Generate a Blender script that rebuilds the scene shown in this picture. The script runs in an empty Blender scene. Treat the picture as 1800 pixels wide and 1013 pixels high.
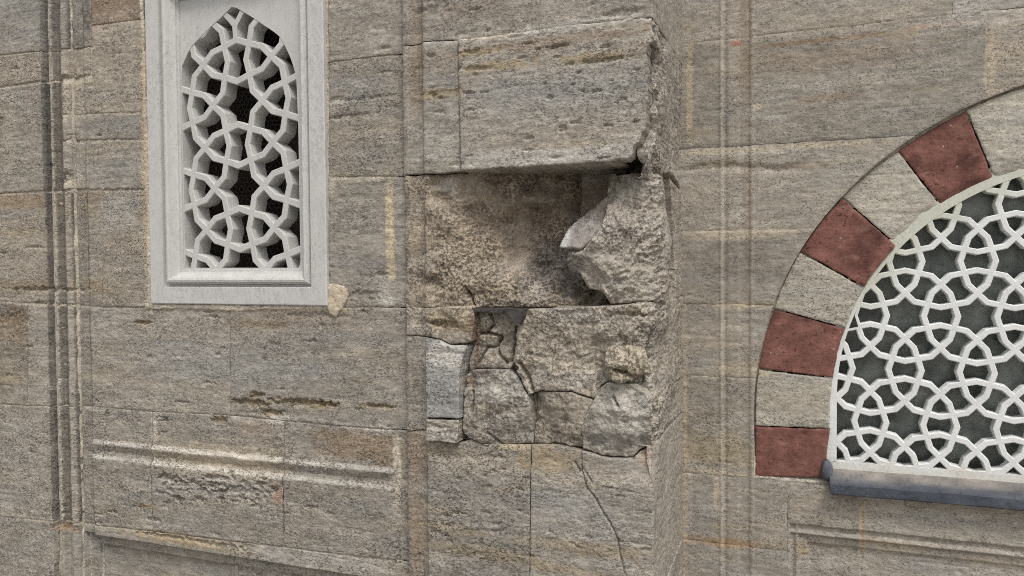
import bpy, math, numpy as np
rad = math.radians
S = bpy.context.scene
COL = S.collection

# ------------------------------------------------------------------ camera
F, YAW, PIT, ROL = 1345.0, rad(20.8), rad(1.6), rad(0.45)
CAM = np.array([0.0, -2.4, 1.6])
fw = np.array([-math.sin(YAW) * math.cos(PIT), math.cos(YAW) * math.cos(PIT), -math.sin(PIT)])
rt = np.cross(fw, [0, 0, 1.0]); rt /= np.linalg.norm(rt)
up = np.cross(rt, fw)
RT = rt * math.cos(ROL) - up * math.sin(ROL)
UP = up * math.cos(ROL) + rt * math.sin(ROL)
cd = bpy.data.cameras.new('camera'); cam = bpy.data.objects.new('camera', cd); COL.objects.link(cam)
from mathutils import Matrix
m = Matrix.Identity(4)
for i in range(3):
    m[i][0] = RT[i]; m[i][1] = UP[i]; m[i][2] = -fw[i]; m[i][3] = CAM[i]
cam.matrix_world = m
cd.sensor_width = 36; cd.lens = 36 * F / 1800; cd.clip_end = 500; cd.clip_start = 0.05
S.camera = cam

# ------------------------------------------------------------------ light
SUN_EL, SUN_AZ = rad(58), rad(142)          # azimuth clockwise from +Y: high, in front of the wall and a little to the right
w = bpy.data.worlds.new('World'); S.world = w; w.use_nodes = True
nt = w.node_tree; nt.nodes.clear()
sky = nt.nodes.new('ShaderNodeTexSky'); sky.sky_type = 'NISHITA'; sky.sun_disc = False
sky.sun_elevation = SUN_EL; sky.sun_rotation = SUN_AZ
sky.air_density = 1.0; sky.dust_density = 4.0; sky.ozone_density = 1.0
hs = nt.nodes.new('ShaderNodeHueSaturation'); hs.inputs['Saturation'].default_value = 0.35
bg = nt.nodes.new('ShaderNodeBackground'); bg.inputs[1].default_value = 0.12
wo = nt.nodes.new('ShaderNodeOutputWorld')
nt.links.new(sky.outputs[0], hs.inputs['Color']); nt.links.new(hs.outputs[0], bg.inputs[0]); nt.links.new(bg.outputs[0], wo.inputs[0])
sl = bpy.data.lights.new('sun', 'SUN'); sl.energy = 1.2; sl.angle = rad(14); sl.color = (1, .97, .92)
so = bpy.data.objects.new('sun', sl); COL.objects.link(so)
sd_ = np.array([math.sin(SUN_AZ) * math.cos(SUN_EL), math.cos(SUN_AZ) * math.cos(SUN_EL), math.sin(SUN_EL)])
from mathutils import Vector
so.rotation_euler = Vector(sd_).to_track_quat('Z', 'Y').to_euler()
so.location = (0, -6, 8)
vs = S.view_settings
S.display_settings.display_device = 'sRGB'
vs.view_transform = 'Standard'; vs.look = 'None'; vs.gamma = 1; vs.exposure = 0.50; vs.use_curve_mapping = False
S.cycles.filter_width = 1.0; S.cycles.use_denoising = False

# ------------------------------------------------------------------ measuring: photo pixel -> point on a wall plane
def ray(u, v): return fw * F + RT * (u - 900) - UP * (v - 506.5)
def on_y(u, v, y):
    d = ray(u, v); t = (y - CAM[1]) / d[1]; p = CAM + d * t
    return p[0], p[2]
YL, YR = 0.03, 0.607                       # left wall plane, right wall plane (buttress face is y = 0)
XM = {707: on_y(711, 500, 0)[0], 747: on_y(749, 500, 0)[0], 748: on_y(749, 500, 0)[0]}
XC = on_y(1150, 500, 0)[0]                 # buttress corner
def LP(u, v): return on_y(u, v, YL)
def RP(u, v): return on_y(u, v, YR)
def BP(u, v, dep=0.0): return on_y(u, v, dep)
def side(u, v):                            # point on the buttress' right flank, as unfolded coordinate
    d = ray(u, v); t = (XC - CAM[0]) / d[0]; p = CAM + d * t
    return XC + p[1], p[2]
def zb(v): return on_y(1150, v, 0)[1]
def PL(pts): return [LP(*p) for p in pts]
def PR(pts): return [RP(*p) for p in pts]
def PB(pts):
    o = []
    for p in pts:
        if p[0] == 'S': o.append((XC + p[1], zb(p[2])))
        elif p[0] == 's': o.append(side(p[1], p[2]))
        elif p[0] in (707, 747, 748): o.append((XM[p[0]], BP(*p)[1]))
        else: o.append(BP(*p))
    return o

# ------------------------------------------------------------------ noise
_rs = np.random.RandomState(7)
_P = _rs.permutation(256); _P = np.concatenate([_P, _P, _P]); _A = _rs.rand(256) * 2 * np.pi
_GX, _GY = np.cos(_A), np.sin(_A)
def perlin(x, y, seed=0):
    x = x + seed * 17.31; y = y + seed * 9.77
    xi = np.floor(x).astype(np.int64); yi = np.floor(y).astype(np.int64)
    xf = x - xi; yf = y - yi
    U = xf * xf * xf * (xf * (xf * 6 - 15) + 10); V = yf * yf * yf * (yf * (yf * 6 - 15) + 10)
    xi &= 255; yi &= 255; x1 = (xi + 1) & 255; y1 = (yi + 1) & 255
    def g(a, b, dx, dy):
        h = _P[_P[a] + b]; return _GX[h] * dx + _GY[h] * dy
    n00 = g(xi, yi, xf, yf); n10 = g(x1, yi, xf - 1, yf); n01 = g(xi, y1, xf, yf - 1); n11 = g(x1, y1, xf - 1, yf - 1)
    a = n00 + U * (n10 - n00); b = n01 + U * (n11 - n01)
    return (a + V * (b - a)) * 1.5
def fbm(x, y, o=4, seed=0, gain=.5):
    r = 0; a = 1.0; t = 0
    for i in range(o):
        r = r + a * perlin(x, y, seed + i * 3.7); t += a
        x = x * 2.03; y = y * 2.03; a *= gain
    return r / t
def ridge(x, y, o=3, seed=0):
    r = 0; a = 1.0; t = 0
    for i in range(o):
        r = r + a * (1 - 2 * np.abs(perlin(x, y, seed + i * 5.1))); t += a
        x = x * 2.1; y = y * 2.1; a *= .5
    return r / t
def sstep(a, b, x):
    t = np.clip((x - a) / (b - a), 0, 1); return t * t * (3 - 2 * t)

def poly_sd(px, py, poly):
    """signed distance to a polygon (inside > 0) and the nearest boundary point"""
    n = len(poly); best = np.full(px.shape, 1e9); nx = np.zeros_like(px); ny = np.zeros_like(px); ins = np.zeros(px.shape, bool)
    for i in range(n):
        ax, ay = poly[i]; bx, by = poly[(i + 1) % n]
        ex, ey = bx - ax, by - ay; L = ex * ex + ey * ey + 1e-12
        t = np.clip(((px - ax) * ex + (py - ay) * ey) / L, 0, 1)
        qx, qy = ax + t * ex, ay + t * ey
        d = (px - qx) ** 2 + (py - qy) ** 2
        k = d < best
        best = np.where(k, d, best); nx = np.where(k, qx, nx); ny = np.where(k, qy, ny)
        if abs(ey) > 1e-12:
            c = ((ay > py) != (by > py)) & (px < ex * (py - ay) / ey + ax)
            ins ^= c
    return np.where(ins, 1, -1) * np.sqrt(best), nx, ny
def line_dist(px, py, pts):
    best = np.full(px.shape, 1e9)
    for (ax, ay), (bx, by) in zip(pts[:-1], pts[1:]):
        ex, ey = bx - ax, by - ay; L = ex * ex + ey * ey + 1e-12
        t = np.clip(((px - ax) * ex + (py - ay) * ey) / L, 0, 1)
        best = np.minimum(best, (px - ax - t * ex) ** 2 + (py - ay - t * ey) ** 2)
    return np.sqrt(best)
def idw(px, py, ctrl, p=3.0):
    n = 0; d = 0
    for (x, y, v) in ctrl:
        wgt = 1 / ((px - x) ** 2 + (py - y) ** 2 + 1.5e-4) ** (p / 2)
        n = n + wgt * v; d = d + wgt
    return n / d

# ------------------------------------------------------------------ object helpers
def tag(o, label, cat, group=None, kind=None):
    o['label'] = label; o['category'] = cat
    if group: o['group'] = group
    if kind: o['kind'] = kind
    return o
def thing(name, label, cat, loc, group=None):
    o = bpy.data.objects.new(name, None); COL.objects.link(o); o.location = loc; o.empty_display_size = .1
    bpy.context.view_layer.update()
    return tag(o, label, cat, group)
def link(name, me, mat, parent=None):
    o = bpy.data.objects.new(name, me); COL.objects.link(o)
    if mat: me.materials.append(mat)
    if parent is not None:
        o.parent = parent; o.matrix_parent_inverse = Matrix.Translation(-parent.location) if parent.parent is None else Matrix.Identity(4)
    return o
def mesh_np(verts, quads, col=None, smooth=True, name='m'):
    me = bpy.data.meshes.new(name); nv = len(verts); nf = len(quads)
    me.vertices.add(nv); me.vertices.foreach_set('co', np.ascontiguousarray(verts, np.float32).ravel())
    me.loops.add(nf * 4); me.loops.foreach_set('vertex_index', np.ascontiguousarray(quads, np.int32).ravel())
    me.polygons.add(nf); me.polygons.foreach_set('loop_start', np.arange(0, nf * 4, 4, dtype=np.int32))
    me.polygons.foreach_set('use_smooth', np.full(nf, smooth))
    me.update(calc_edges=True)
    if col is not None:
        a = me.attributes.new('Col', 'FLOAT_COLOR', 'POINT')
        a.data.foreach_set('color', np.c_[col, np.ones(nv)].astype(np.float32).ravel())
    return me
class MB:
    def __init__(s): s.v = []; s.f = []
    def face(s, *p):
        b = len(s.v); s.v += [tuple(q) for q in p]; s.f.append(tuple(range(b, b + len(p))))
    def box(s, a, b):
        (x0, y0, z0), (x1, y1, z1) = a, b
        P = [(x0, y0, z0), (x1, y0, z0), (x1, y1, z0), (x0, y1, z0), (x0, y0, z1), (x1, y0, z1), (x1, y1, z1), (x0, y1, z1)]
        k = len(s.v); s.v += P
        for q in ((0, 3, 2, 1), (4, 5, 6, 7), (0, 1, 5, 4), (1, 2, 6, 5), (2, 3, 7, 6), (3, 0, 4, 7)): s.f.append(tuple(k + i for i in q))
    def build(s, name, mat, parent=None, smooth=False, merge=True):
        me = bpy.data.meshes.new(name); me.from_pydata(s.v, [], s.f)
        if merge:
            import bmesh
            bm = bmesh.new(); bm.from_mesh(me); bmesh.ops.remove_doubles(bm, verts=bm.verts, dist=1e-5)
            bmesh.ops.recalc_face_normals(bm, faces=bm.faces) if merge == 'n' else None
            bm.to_mesh(me); bm.free()
        for p in me.polygons: p.use_smooth = smooth
        me.update()
        return link(name, me, mat, parent)

# ------------------------------------------------------------------ materials
def nodes(name):
    m = bpy.data.materials.new(name); m.use_nodes = True; t = m.node_tree; t.nodes.clear()
    o = t.nodes.new('ShaderNodeOutputMaterial'); b = t.nodes.new('ShaderNodeBsdfPrincipled'); t.links.new(b.outputs[0], o.inputs[0])
    return m, t, b
def N(t, kind, **kw):
    n = t.nodes.new(kind)
    for k, v in kw.items():
        if k.startswith('i_'): n.inputs[k[2:].replace('_', ' ')].default_value = v
        else: setattr(n, k, v)
    return n
def mul(t, a, b, op='MULTIPLY'):
    n = t.nodes.new('ShaderNodeMath'); n.operation = op
    for i, x in enumerate((a, b)):
        if isinstance(x, (int, float)): n.inputs[i].default_value = x
        else: t.links.new(x, n.inputs[i])
    return n.outputs[0]
def maprange(t, x, a, b, c, d):
    n = t.nodes.new('ShaderNodeMapRange'); t.links.new(x, n.inputs[0])
    for i, v in enumerate((a, b, c, d)): n.inputs[i + 1].default_value = v
    return n.outputs[0]
def stone_mat(name, pit=.5, pit_lo=.40, pit_hi=.50, scale=90, bump=.0022, stretch=1.9, fleck=.5, attr=True, base=(.3, .28, .25), grain=.3, rough=.95, spec=.15, mott=.28, ysc=1.0, lay=0):
    m, t, b = nodes(name)
    geo = N(t, 'ShaderNodeNewGeometry')
    mp = N(t, 'ShaderNodeMapping'); mp.inputs['Scale'].default_value = (1, ysc, stretch); t.links.new(geo.outputs['Position'], mp.inputs[0])
    oi = N(t, 'ShaderNodeObjectInfo'); rnd = oi.outputs['Random']
    off = N(t, 'ShaderNodeVectorMath', operation='MULTIPLY_ADD'); off.inputs[1].default_value = (37.0, 19.0, 53.0)
    t.links.new(rnd, off.inputs[0]); t.links.new(mp.outputs[0], off.inputs[2]); MPO = off.outputs[0]
    def noise(s, d, r, src=MPO):
        n = N(t, 'ShaderNodeTexNoise'); n.inputs['Scale'].default_value = s; n.inputs['Detail'].default_value = d; n.inputs['Roughness'].default_value = r
        t.links.new(src, n.inputs['Vector']); return n.outputs['Fac']
    n1 = noise(scale, 4, .62); n2 = noise(scale * .28, 5, .6); n3 = noise(scale * 3.2, 2, .6, geo.outputs['Position'])
    p = maprange(t, n1, pit_lo, pit_hi, 0, 1)
    dens = maprange(t, noise(7, 3, .6), .38, .62, .25, 1.0)
    dens = mul(t, dens, maprange(t, rnd, 0, 1, .55, 1.25))
    pd = mul(t, mul(t, mul(t, 1.0, p, 'SUBTRACT'), dens), pit)          # dirt held in the pores
    f = mul(t, maprange(t, n2, .3, .7, 1 - mott, 1 + mott), maprange(t, n3, .25, .75, 1 - grain, 1 + grain))
    f = mul(t, f, mul(t, 1.0, pd, 'SUBTRACT'))
    if lay:
        m9 = N(t, 'ShaderNodeMapping'); m9.inputs['Scale'].default_value = (1, 1, 9); t.links.new(geo.outputs['Position'], m9.inputs[0])
        f = mul(t, f, maprange(t, noise(5, 5, .65, m9.outputs[0]), .32, .68, 1 - lay, 1 + lay))
    if attr: c = N(t, 'ShaderNodeAttribute', attribute_name='Col').outputs['Color']
    else:
        c = N(t, 'ShaderNodeRGB'); c.outputs[0].default_value = (*base, 1); c = c.outputs[0]
    v = N(t, 'ShaderNodeVectorMath', operation='SCALE'); t.links.new(c, v.inputs[0]); t.links.new(f, v.inputs['Scale'])
    vo = N(t, 'ShaderNodeTexVoronoi'); vo.inputs['Scale'].default_value = 46; t.links.new(geo.outputs['Position'], vo.inputs['Vector'])
    vs_ = N(t, 'ShaderNodeSeparateColor'); t.links.new(vo.outputs['Color'], vs_.inputs[0])
    fl = mul(t, maprange(t, vo.outputs['Distance'], .10, .17, 1, 0), maprange(t, vs_.outputs[0], .86, .9, 0, fleck))
    mx = N(t, 'ShaderNodeMix', data_type='RGBA'); t.links.new(fl, mx.inputs['Factor']); t.links.new(v.outputs[0], mx.inputs['A']); mx.inputs['B'].default_value = (.62, .58, .5, 1)
    t.links.new(mx.outputs['Result'], b.inputs['Base Color'])
    h = mul(t, mul(t, p, dens), .55); h = mul(t, h, mul(t, n2, .9), 'ADD'); h = mul(t, h, mul(t, n3, .22), 'ADD')
    bp = N(t, 'ShaderNodeBump'); bp.inputs['Strength'].default_value = 1.0; bp.inputs['Distance'].default_value = bump
    t.links.new(h, bp.inputs['Height']); t.links.new(bp.outputs[0], b.inputs['Normal'])
    b.inputs['Roughness'].default_value = rough; b.inputs['Specular IOR Level'].default_value = spec
    return m
M_STONE = stone_mat('pitted limestone', pit=.52, pit_lo=.37, pit_hi=.47, bump=.0052, scale=108, stretch=1.9, grain=.23, lay=.16, mott=.24)
M_SOFT = stone_mat('weathered limestone', pit=.40, pit_lo=.36, pit_hi=.44, bump=.0036, scale=112, stretch=1.7, grain=.26, lay=.12, fleck=.5, mott=.22)
M_BROKEN = stone_mat('broken limestone', pit=.42, scale=95, bump=.0075, stretch=1.05, fleck=.3, grain=.22, ysc=.4)
M_MORTAR = stone_mat('lime mortar', attr=False, base=(.45, .40, .325), pit=.3, bump=.003, stretch=1, fleck=.2)
M_RED = stone_mat('red stone', attr=True, pit=.65, pit_lo=.35, pit_hi=.41, scale=75, bump=.0025, stretch=1.2, fleck=.45, grain=.28, mott=.3)
M_MARBLE = stone_mat('grey marble', attr=False, base=(.50, .492, .468), pit=.12, bump=.0009, stretch=.5, fleck=0, grain=.05, rough=.7, spec=.3, mott=.07)
M_PLASTER = stone_mat('white painted plaster', attr=True, pit=.12, bump=.0006, stretch=1, fleck=0, grain=.05, rough=.8, spec=.2, mott=.06)
M_LEAD = stone_mat('sheet lead', attr=True, pit=.25, scale=40, bump=.0012, stretch=1, fleck=.15, grain=.16, rough=.8, spec=.2, mott=.3)
M_IRON = stone_mat('rusted iron', attr=False, base=(.075, .066, .062), pit=.4, bump=.002, stretch=1, fleck=0, rough=.8, spec=.3)
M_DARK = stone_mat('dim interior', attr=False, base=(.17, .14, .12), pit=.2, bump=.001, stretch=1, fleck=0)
M_GROUND = stone_mat('stone paving', attr=False, base=(.27, .25, .22), pit=.2, bump=.002, stretch=1, fleck=.2)
def wire_mat():
    m, t, b = nodes('dull wire'); b.inputs['Base Color'].default_value = (.075, .065, .06, 1); b.inputs['Roughness'].default_value = .6; return m
M_WIRE = wire_mat()
def glass_mat():
    m, t, b = nodes('dusty glass with painted reflections')
    geo = N(t, 'ShaderNodeNewGeometry')
    n = N(t, 'ShaderNodeTexNoise'); n.inputs['Scale'].default_value = 9; n.inputs['Detail'].default_value = 6; n.inputs['Roughness'].default_value = .65
    t.links.new(geo.outputs['Position'], n.inputs['Vector'])
    r = N(t, 'ShaderNodeValToRGB'); r.color_ramp.elements[0].position = .35; r.color_ramp.elements[0].color = (.085, .095, .088, 1)  # mottled reflection painted into the colour along with the dust
    r.color_ramp.elements[1].position = .72; r.color_ramp.elements[1].color = (.32, .34, .31, 1)
    t.links.new(n.outputs['Fac'], r.inputs[0]); t.links.new(r.outputs[0], b.inputs['Base Color'])
    b.inputs['Roughness'].default_value = .18; b.inputs['IOR'].default_value = 1.45
    n2 = N(t, 'ShaderNodeTexNoise'); n2.inputs['Scale'].default_value = 5; t.links.new(geo.outputs['Position'], n2.inputs['Vector'])
    bp = N(t, 'ShaderNodeBump'); bp.inputs['Distance'].default_value = .004; t.links.new(n2.outputs['Fac'], bp.inputs['Height']); t.links.new(bp.outputs[0], b.inputs['Normal'])
    return m
M_GLASS = glass_mat()

# ------------------------------------------------------------------ surfaces: unfolded (s, z, h) -> world
def map_left(s, z, h): return np.c_[s, YL - h, z]
def map_right(s, z, h): return np.c_[s, YR - h, z]
RC = .014
def map_but(s, z, h, rc=RC):
    # front face, rounded corner, then the right flank
    a = np.clip((s - (XC - rc)) / (2 * rc), 0, 1) * (np.pi / 2)
    flank = s > XC + rc
    x = np.where(s < XC - rc, s, XC - rc + rc * np.sin(a)); y = np.where(s < XC - rc, 0, rc - rc * np.cos(a))
    x = np.where(flank, XC, x); y = np.where(flank, s - XC, y)
    return np.c_[x + h * np.sin(a), y - h * np.cos(a), z]

GREY = np.array([.32, .289, .243]); WARM = np.array([.325, .295, .248]); OCHRE = np.array([.345, .27, .165]); PALE = np.array([.43, .405, .36])
DARK = np.array([.12, .112, .10]); BLUE = np.array([.265, .26, .245]); MORT = np.array([.46, .41, .33]); BROWN = np.array([.24, .185, .135]); CREAM = np.array([.55, .49, .40])
TAN = np.array([.355, .312, .252]); RUST = np.array([.33, .225, .13])

STROKES = {'L': [], 'R': [], 'B': []}
def stroke(surf, u, v, su, sv, c, k=.8):
    P = {'L': LP, 'R': RP, 'B': BP}[surf]
    if surf == 'R' and sum(c) > 1.1: k *= .7
    a = P(u, v); x0 = P(u - su, v); x1 = P(u + su, v); y0 = P(u, v - sv); y1 = P(u, v + sv)
    STROKES[surf].append((a[0], a[1], abs(x1[0] - x0[0]) / 2, abs(y1[1] - y0[1]) / 2, np.array(c), k))

def colour(surf, s, z, seed, base, ochre=.25, band=1.0):
    b = np.array(base)[None, :] * np.ones((len(s), 1))
    n = fbm(s * 2.2, z * 13, 4, seed)                 # bedding bands
    n2 = fbm(s * 5, z * 9, 4, seed + 40)
    b = b * (1 + .20 * fbm(s * 7, z * 13, 4, seed + 3))[:, None]
    def mix(c, k): return b * (1 - k[:, None]) + np.array(c)[None, :] * k[:, None]
    b = mix(OCHRE, band * ochre * 1.6 * sstep(.12, .5, n))
    b = mix(BLUE, band * .45 * sstep(.10, .45, -n))
    b = mix(PALE, .4 * sstep(.18, .5, n2)); b = mix(DARK, .22 * sstep(.25, .6, -n2))
    if surf == 'B': b = mix(np.array([.37, .335, .285]), .65 * sstep(XC + .005, XC + .04, s))
    rag = fbm(s * 30, z * 30, 4, seed + 9)
    for (x, y, sx, sz, c, k) in STROKES[surf]:
        q = np.maximum(np.abs(s - x) / sx, np.abs(z - y) / sz) * .6 + .4 * np.hypot((s - x) / sx, (z - y) / sz)
        if q.min() > 1.6: continue
        wgt = k * sstep(1.25, .55, q + rag * .75)
        b = mix(c, wgt)
    return np.clip(b, .02, .8)

_seed = [0]
ALLST = {'n': 0, 't': 0}
def make_stone(name, poly, surf, parent, mat=M_STONE, base=GREY, res=.0045, gap=.0008, back=.07, hfun=None, ochre=.16, round_=.002, rw=.005, relief=.0022,
               wob=.0013, cut=None, band=1.0, re_from=None, mapf=None, proud=None, tint=None, rough_edge=0):
    _seed[0] += 1; seed = _seed[0] * 1.37; rs = np.random.RandomState(_seed[0])
    poly = [tuple(p) for p in poly]
    xs = [p[0] for p in poly]; zs = [p[1] for p in poly]
    nx = max(2, int(math.ceil((max(xs) - min(xs)) / res))); nz = max(2, int(math.ceil((max(zs) - min(zs)) / res)))
    gx, gz = np.meshgrid(np.linspace(min(xs), max(xs), nx + 1), np.linspace(min(zs), max(zs), nz + 1))
    s = gx.ravel(); z = gz.ravel()
    sd, qx, qz = poly_sd(s, z, poly)
    w_ = wob * fbm(s * 38, z * 38, 3, seed + 2) * 2 + rough_edge * fbm(s * 18, z * 18, 4, seed + 5) * (1 if re_from is None else sstep(re_from, re_from + .08, s))
    lim = gap + w_ + wob
    e = sd - lim
    # move outside vertices to the edge
    dx, dz = qx - s, qz - z; L = np.hypot(dx, dz) + 1e-9; sg = np.where(sd > 0, -1, 1)
    ux, uz = sg * dx / L, sg * dz / L
    inside = e >= 0
    if cut is not None:
        ec, cx, cz = cut(s, z); inside &= ec >= 0
    I = inside.reshape(gx.shape)
    fi = I[:-1, :-1].astype(int) + I[1:, :-1] + I[:-1, 1:] + I[1:, 1:]
    keep = fi >= 1
    mv = ~(e >= 0)
    s2 = np.where(mv, s + ux * (-e), s); z2 = np.where(mv, z + uz * (-e), z)
    if cut is not None:
        k = ec < 0; s2 = np.where(k, s2 + cx * -ec, s2); z2 = np.where(k, z2 + cz * -ec, z2)
        e = np.minimum(e, ec)
    idx = np.arange(s.size).reshape(gx.shape)
    q = np.stack([idx[:-1, :-1], idx[:-1, 1:], idx[1:, 1:], idx[1:, :-1]], -1)[keep]
    used = np.unique(q); rm = np.full(s.size, -1); rm[used] = np.arange(used.size)
    q = rm[q]; s = s2[used]; z = z2[used]; e = np.maximum(e[used], 0)
    h = relief * (fbm(s * 5, z * 9, 4, seed) * 1.6 + .55 * fbm(s * 26, z * 44, 3, seed + 7))
    pits = fbm(s * 48, z * 90, 2, seed + 11); h = h - relief * .9 * sstep(.22, .5, pits)
    lay = fbm(s * 3.0, z * 42, 3, seed + 13); h = h - relief * .7 * sstep(.25, .55, lay)
    if proud is None: proud = rs.uniform(-.002, .002)
    h = h + proud
    if hfun is not None: h = h + hfun(s, z)
    h = h - round_ * (1 - np.clip(e / rw, 0, 1)) ** 2 * (1 + .8 * fbm(s * 30, z * 30, 2, seed + 21))
    b_ = np.array(base) * rs.uniform(.90, 1.11)
    col = colour(surf, s, z, seed, b_, ochre, band)
    if tint is not None: col = tint(s, z, col)
    mf = mapf or {'L': map_left, 'R': map_right, 'B': map_but}[surf]
    V = mf(s, z, h)
    # skirt
    nq = q
    e_ = np.concatenate([nq[:, [0, 1]], nq[:, [1, 2]], nq[:, [2, 3]], nq[:, [3, 0]]])
    key = e_[:, 0].astype(np.int64) * V.shape[0] + e_[:, 1]; rkey = e_[:, 1].astype(np.int64) * V.shape[0] + e_[:, 0]
    bd = e_[~np.isin(key, rkey)]
    bv = np.unique(bd); m2 = np.full(V.shape[0], -1); n0 = V.shape[0]; m2[bv] = np.arange(bv.size)
    top = V[bv]; bk = np.where(s[bv] > XC - .11, min(back, .06), back) if surf == 'B' else back; bot = mf(s[bv], z[bv], np.minimum(h[bv] - .005, -bk))
    V2 = np.concatenate([V, top, bot]); c2 = np.concatenate([col, col[bv], col[bv]])
    a_ = m2[bd[:, 0]] + n0; bb = m2[bd[:, 1]] + n0; k = bv.size
    sk = np.stack([bb, a_, a_ + k, bb + k], -1)
    me = mesh_np(V2, np.concatenate([q, sk]), c2)
    ALLST['n'] += 1; ALLST['t'] += 2 * (len(q) + len(sk))
    return link(name, me, mat, parent)

# ================================================================== ground (outside the frame, under the wall)
g = MB(); g.face((-60, -60, 0), (60, -60, 0), (60, 3, 0), (-60, 3, 0))
go = g.build('ground', M_GROUND); go['kind'] = 'structure'; go['label'] = 'stone paving in front of the old wall'

# ================================================================== colour strokes (stains, lichens, mortar, ochre beds, moulding relief painted in tones)
st = stroke
# left wall
st('L', 88, 30, 11, 70, DARK, .8); st('L', 120, 30, 22, 62, DARK * 1.5, .7); st('L', 152, 25, 9, 62, DARK, .8)
st('L', 60, 20, 70, 60, BLUE, .5); st('L', 200, 20, 50, 25, BROWN * 1.25, .5)
st('L', 40, 118, 70, 18, TAN, .7); st('L', 200, 110, 55, 75, TAN, .75)
st('L', 140, 138, 24, 8, CREAM * [1, .95, .75], .9); st('L', 60, 148, 90, 5, MORT, .6)
st('L', 18, 250, 13, 85, MORT * .8, .8); st('L', 50, 250, 16, 85, GREY, .7); st('L', 80, 240, 7, 90, DARK * 1.4, .7); st('L', 96, 250, 9, 90, BROWN * .8, .7)  # light and dark bands paint the relief of an older moulding
st('L', 180, 222, 60, 14, BLUE, .4); st('L', 190, 305, 45, 25, BLUE, .35); st('L', 115, 206, 14, 6, MORT, .9); st('L', 118, 325, 12, 10, MORT, .9)
st('L', 40, 352, 140, 16, RUST * .9, .5); st('L', 70, 337, 110, 3, MORT, .7); st('L', 210, 370, 35, 35, PALE * 1.05, .55); st('L', 225, 450, 35, 70, TAN, .6)
st('L', 90, 505, 110, 12, OCHRE * .8, .5); st('L', 20, 575, 30, 35, RUST * .75, .7); st('L', 30, 440, 60, 50, TAN, .5); st('L', 10, 620, 45, 60, TAN * .85, .5)
pass
st('L', 255, 300, 6, 260, MORT * [1, .92, .8], .85); st('L', 262, 505, 6, 60, MORT, .9); st('L', 420, 541, 165, 5, CREAM, .85)
st('L', 594, 526, 18, 26, CREAM * [.95, .9, .8], .95); st('L', 684, 410, 7, 98, CREAM * [.95, .9, .75], .9); st('L', 676, 515, 13, 25, PALE * 1.05, .8)
st('L', 625, 316, 50, 5, MORT * 1.05, .75); st('L', 640, 100, 45, 3, MORT, .4); st('L', 580, 330, 8, 14, MORT, .6)
st('L', 380, 580, 130, 20, GREY * 1.0, .4); st('L', 400, 640, 170, 40, BLUE * 1.12, .55); st('L', 520, 560, 110, 18, BROWN * 1.1, .45); st('L', 450, 570, 60, 10, OCHRE * .8, .4)
st('L', 150, 668, 95, 7, MORT * .9, .6); st('L', 300, 690, 130, 14, TAN, .4); st('L', 460, 735, 60, 9, PALE * 1.2, .9); st('L', 330, 722, 120, 3, MORT, .6); st('L', 640, 752, 60, 6, PALE * 1.15, .8)
st('L', 90, 715, 110, 3, MORT * .9, .6); st('L', 272, 770, 5, 50, CREAM, .85); st('L', 272, 700, 4, 30, MORT, .4)
st('L', 630, 785, 80, 28, RUST * .8, .6); st('L', 450, 745, 30, 25, BROWN * 1.2, .5); st('L', 386, 812, 118, 34, CREAM * [.86, .82, .74], .75)
pass
st('L', 370, 850, 100, 22, PALE * .95, .55); st('L', 490, 868, 8, 16, RUST * [1.2, 1.1, 1.4], .8); st('L', 258, 890, 18, 6, OCHRE, .8); st('L', 697, 830, 6, 60, CREAM, .9); st('L', 697, 890, 5, 26, MORT, .6)
st('L', 110, 928, 25, 9, RUST * .9, .8); st('L', 60, 912, 90, 4, MORT, .7); st('L', 200, 928, 60, 6, MORT * .9, .6); st('L', 340, 952, 110, 10, OCHRE * 1.05, .8); st('L', 420, 963, 60, 7, CREAM * .9, .7); st('L', 560, 985, 130, 14, PALE, .6)
st('L', 380, 810, 400, 330, GREY * .96, .12)
for (u, v, su, sv) in ((440, 708, 36, 7), (530, 708, 52, 7), (578, 711, 20, 5), (662, 714, 32, 4), (450, 694, 16, 5), (475, 726, 24, 6), (252, 568, 16, 4), (385, 738, 14, 7)): st('L', u, v, su, sv, np.array([.25, .19, .11]), .7)
# buttress
st('B', 900, 30, 190, 45, GREY * 1.08, .4); st('B', 930, 56, 230, 10, PALE * 1.1, .75); st('B', 860, 67, 50, 6, CREAM * [.95, .93, .9], .8); st('B', 820, 20, 60, 22, BROWN * 1.1, .3)
st('B', 845, 92, 45, 7, OCHRE, .7); st('B', 960, 88, 60, 6, BROWN, .5); st('B', 1050, 102, 70, 9, OCHRE * .95, .75); st('B', 870, 118, 70, 9, OCHRE, .7); st('B', 1100, 85, 50, 12, TAN, .5); st('B', 990, 72, 150, 8, BROWN * 1.2, .6)
st('B', 980, 165, 180, 45, BLUE * 1.12, .5); st('B', 980, 272, 170, 18, PALE * 1.12, .75); st('B', 950, 215, 150, 22, GREY * 1.1, .5); st('B', 1000, 256, 100, 5, OCHRE, .4)
st('B', 770, 165, 50, 10, OCHRE * .95, .65); st('B', 780, 195, 40, 14, PALE, .5); st('B', 770, 255, 45, 30, PALE * .98, .6); st('B', 778, 110, 30, 30, GREY * [1.1, 1.02, .98], .5); st('B', 730, 140, 14, 60, BROWN * 1.1, .5)
st('B', 1150, 108, 14, 22, BROWN * .6, .7); st('B', 1160, 215, 20, 14, BROWN * .8, .7)
st('B', 712, 480, 9, 700, GREY * 1.1, .3); st('B', 728, 790, 16, 50, BROWN * 1.15, .5); st('B', 728, 960, 16, 80, BROWN * 1.1, .5); st('B', 732, 60, 14, 80, BROWN * 1.1, .5); st('B', 728, 870, 10, 100, BROWN * 1.1, .4)
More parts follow.
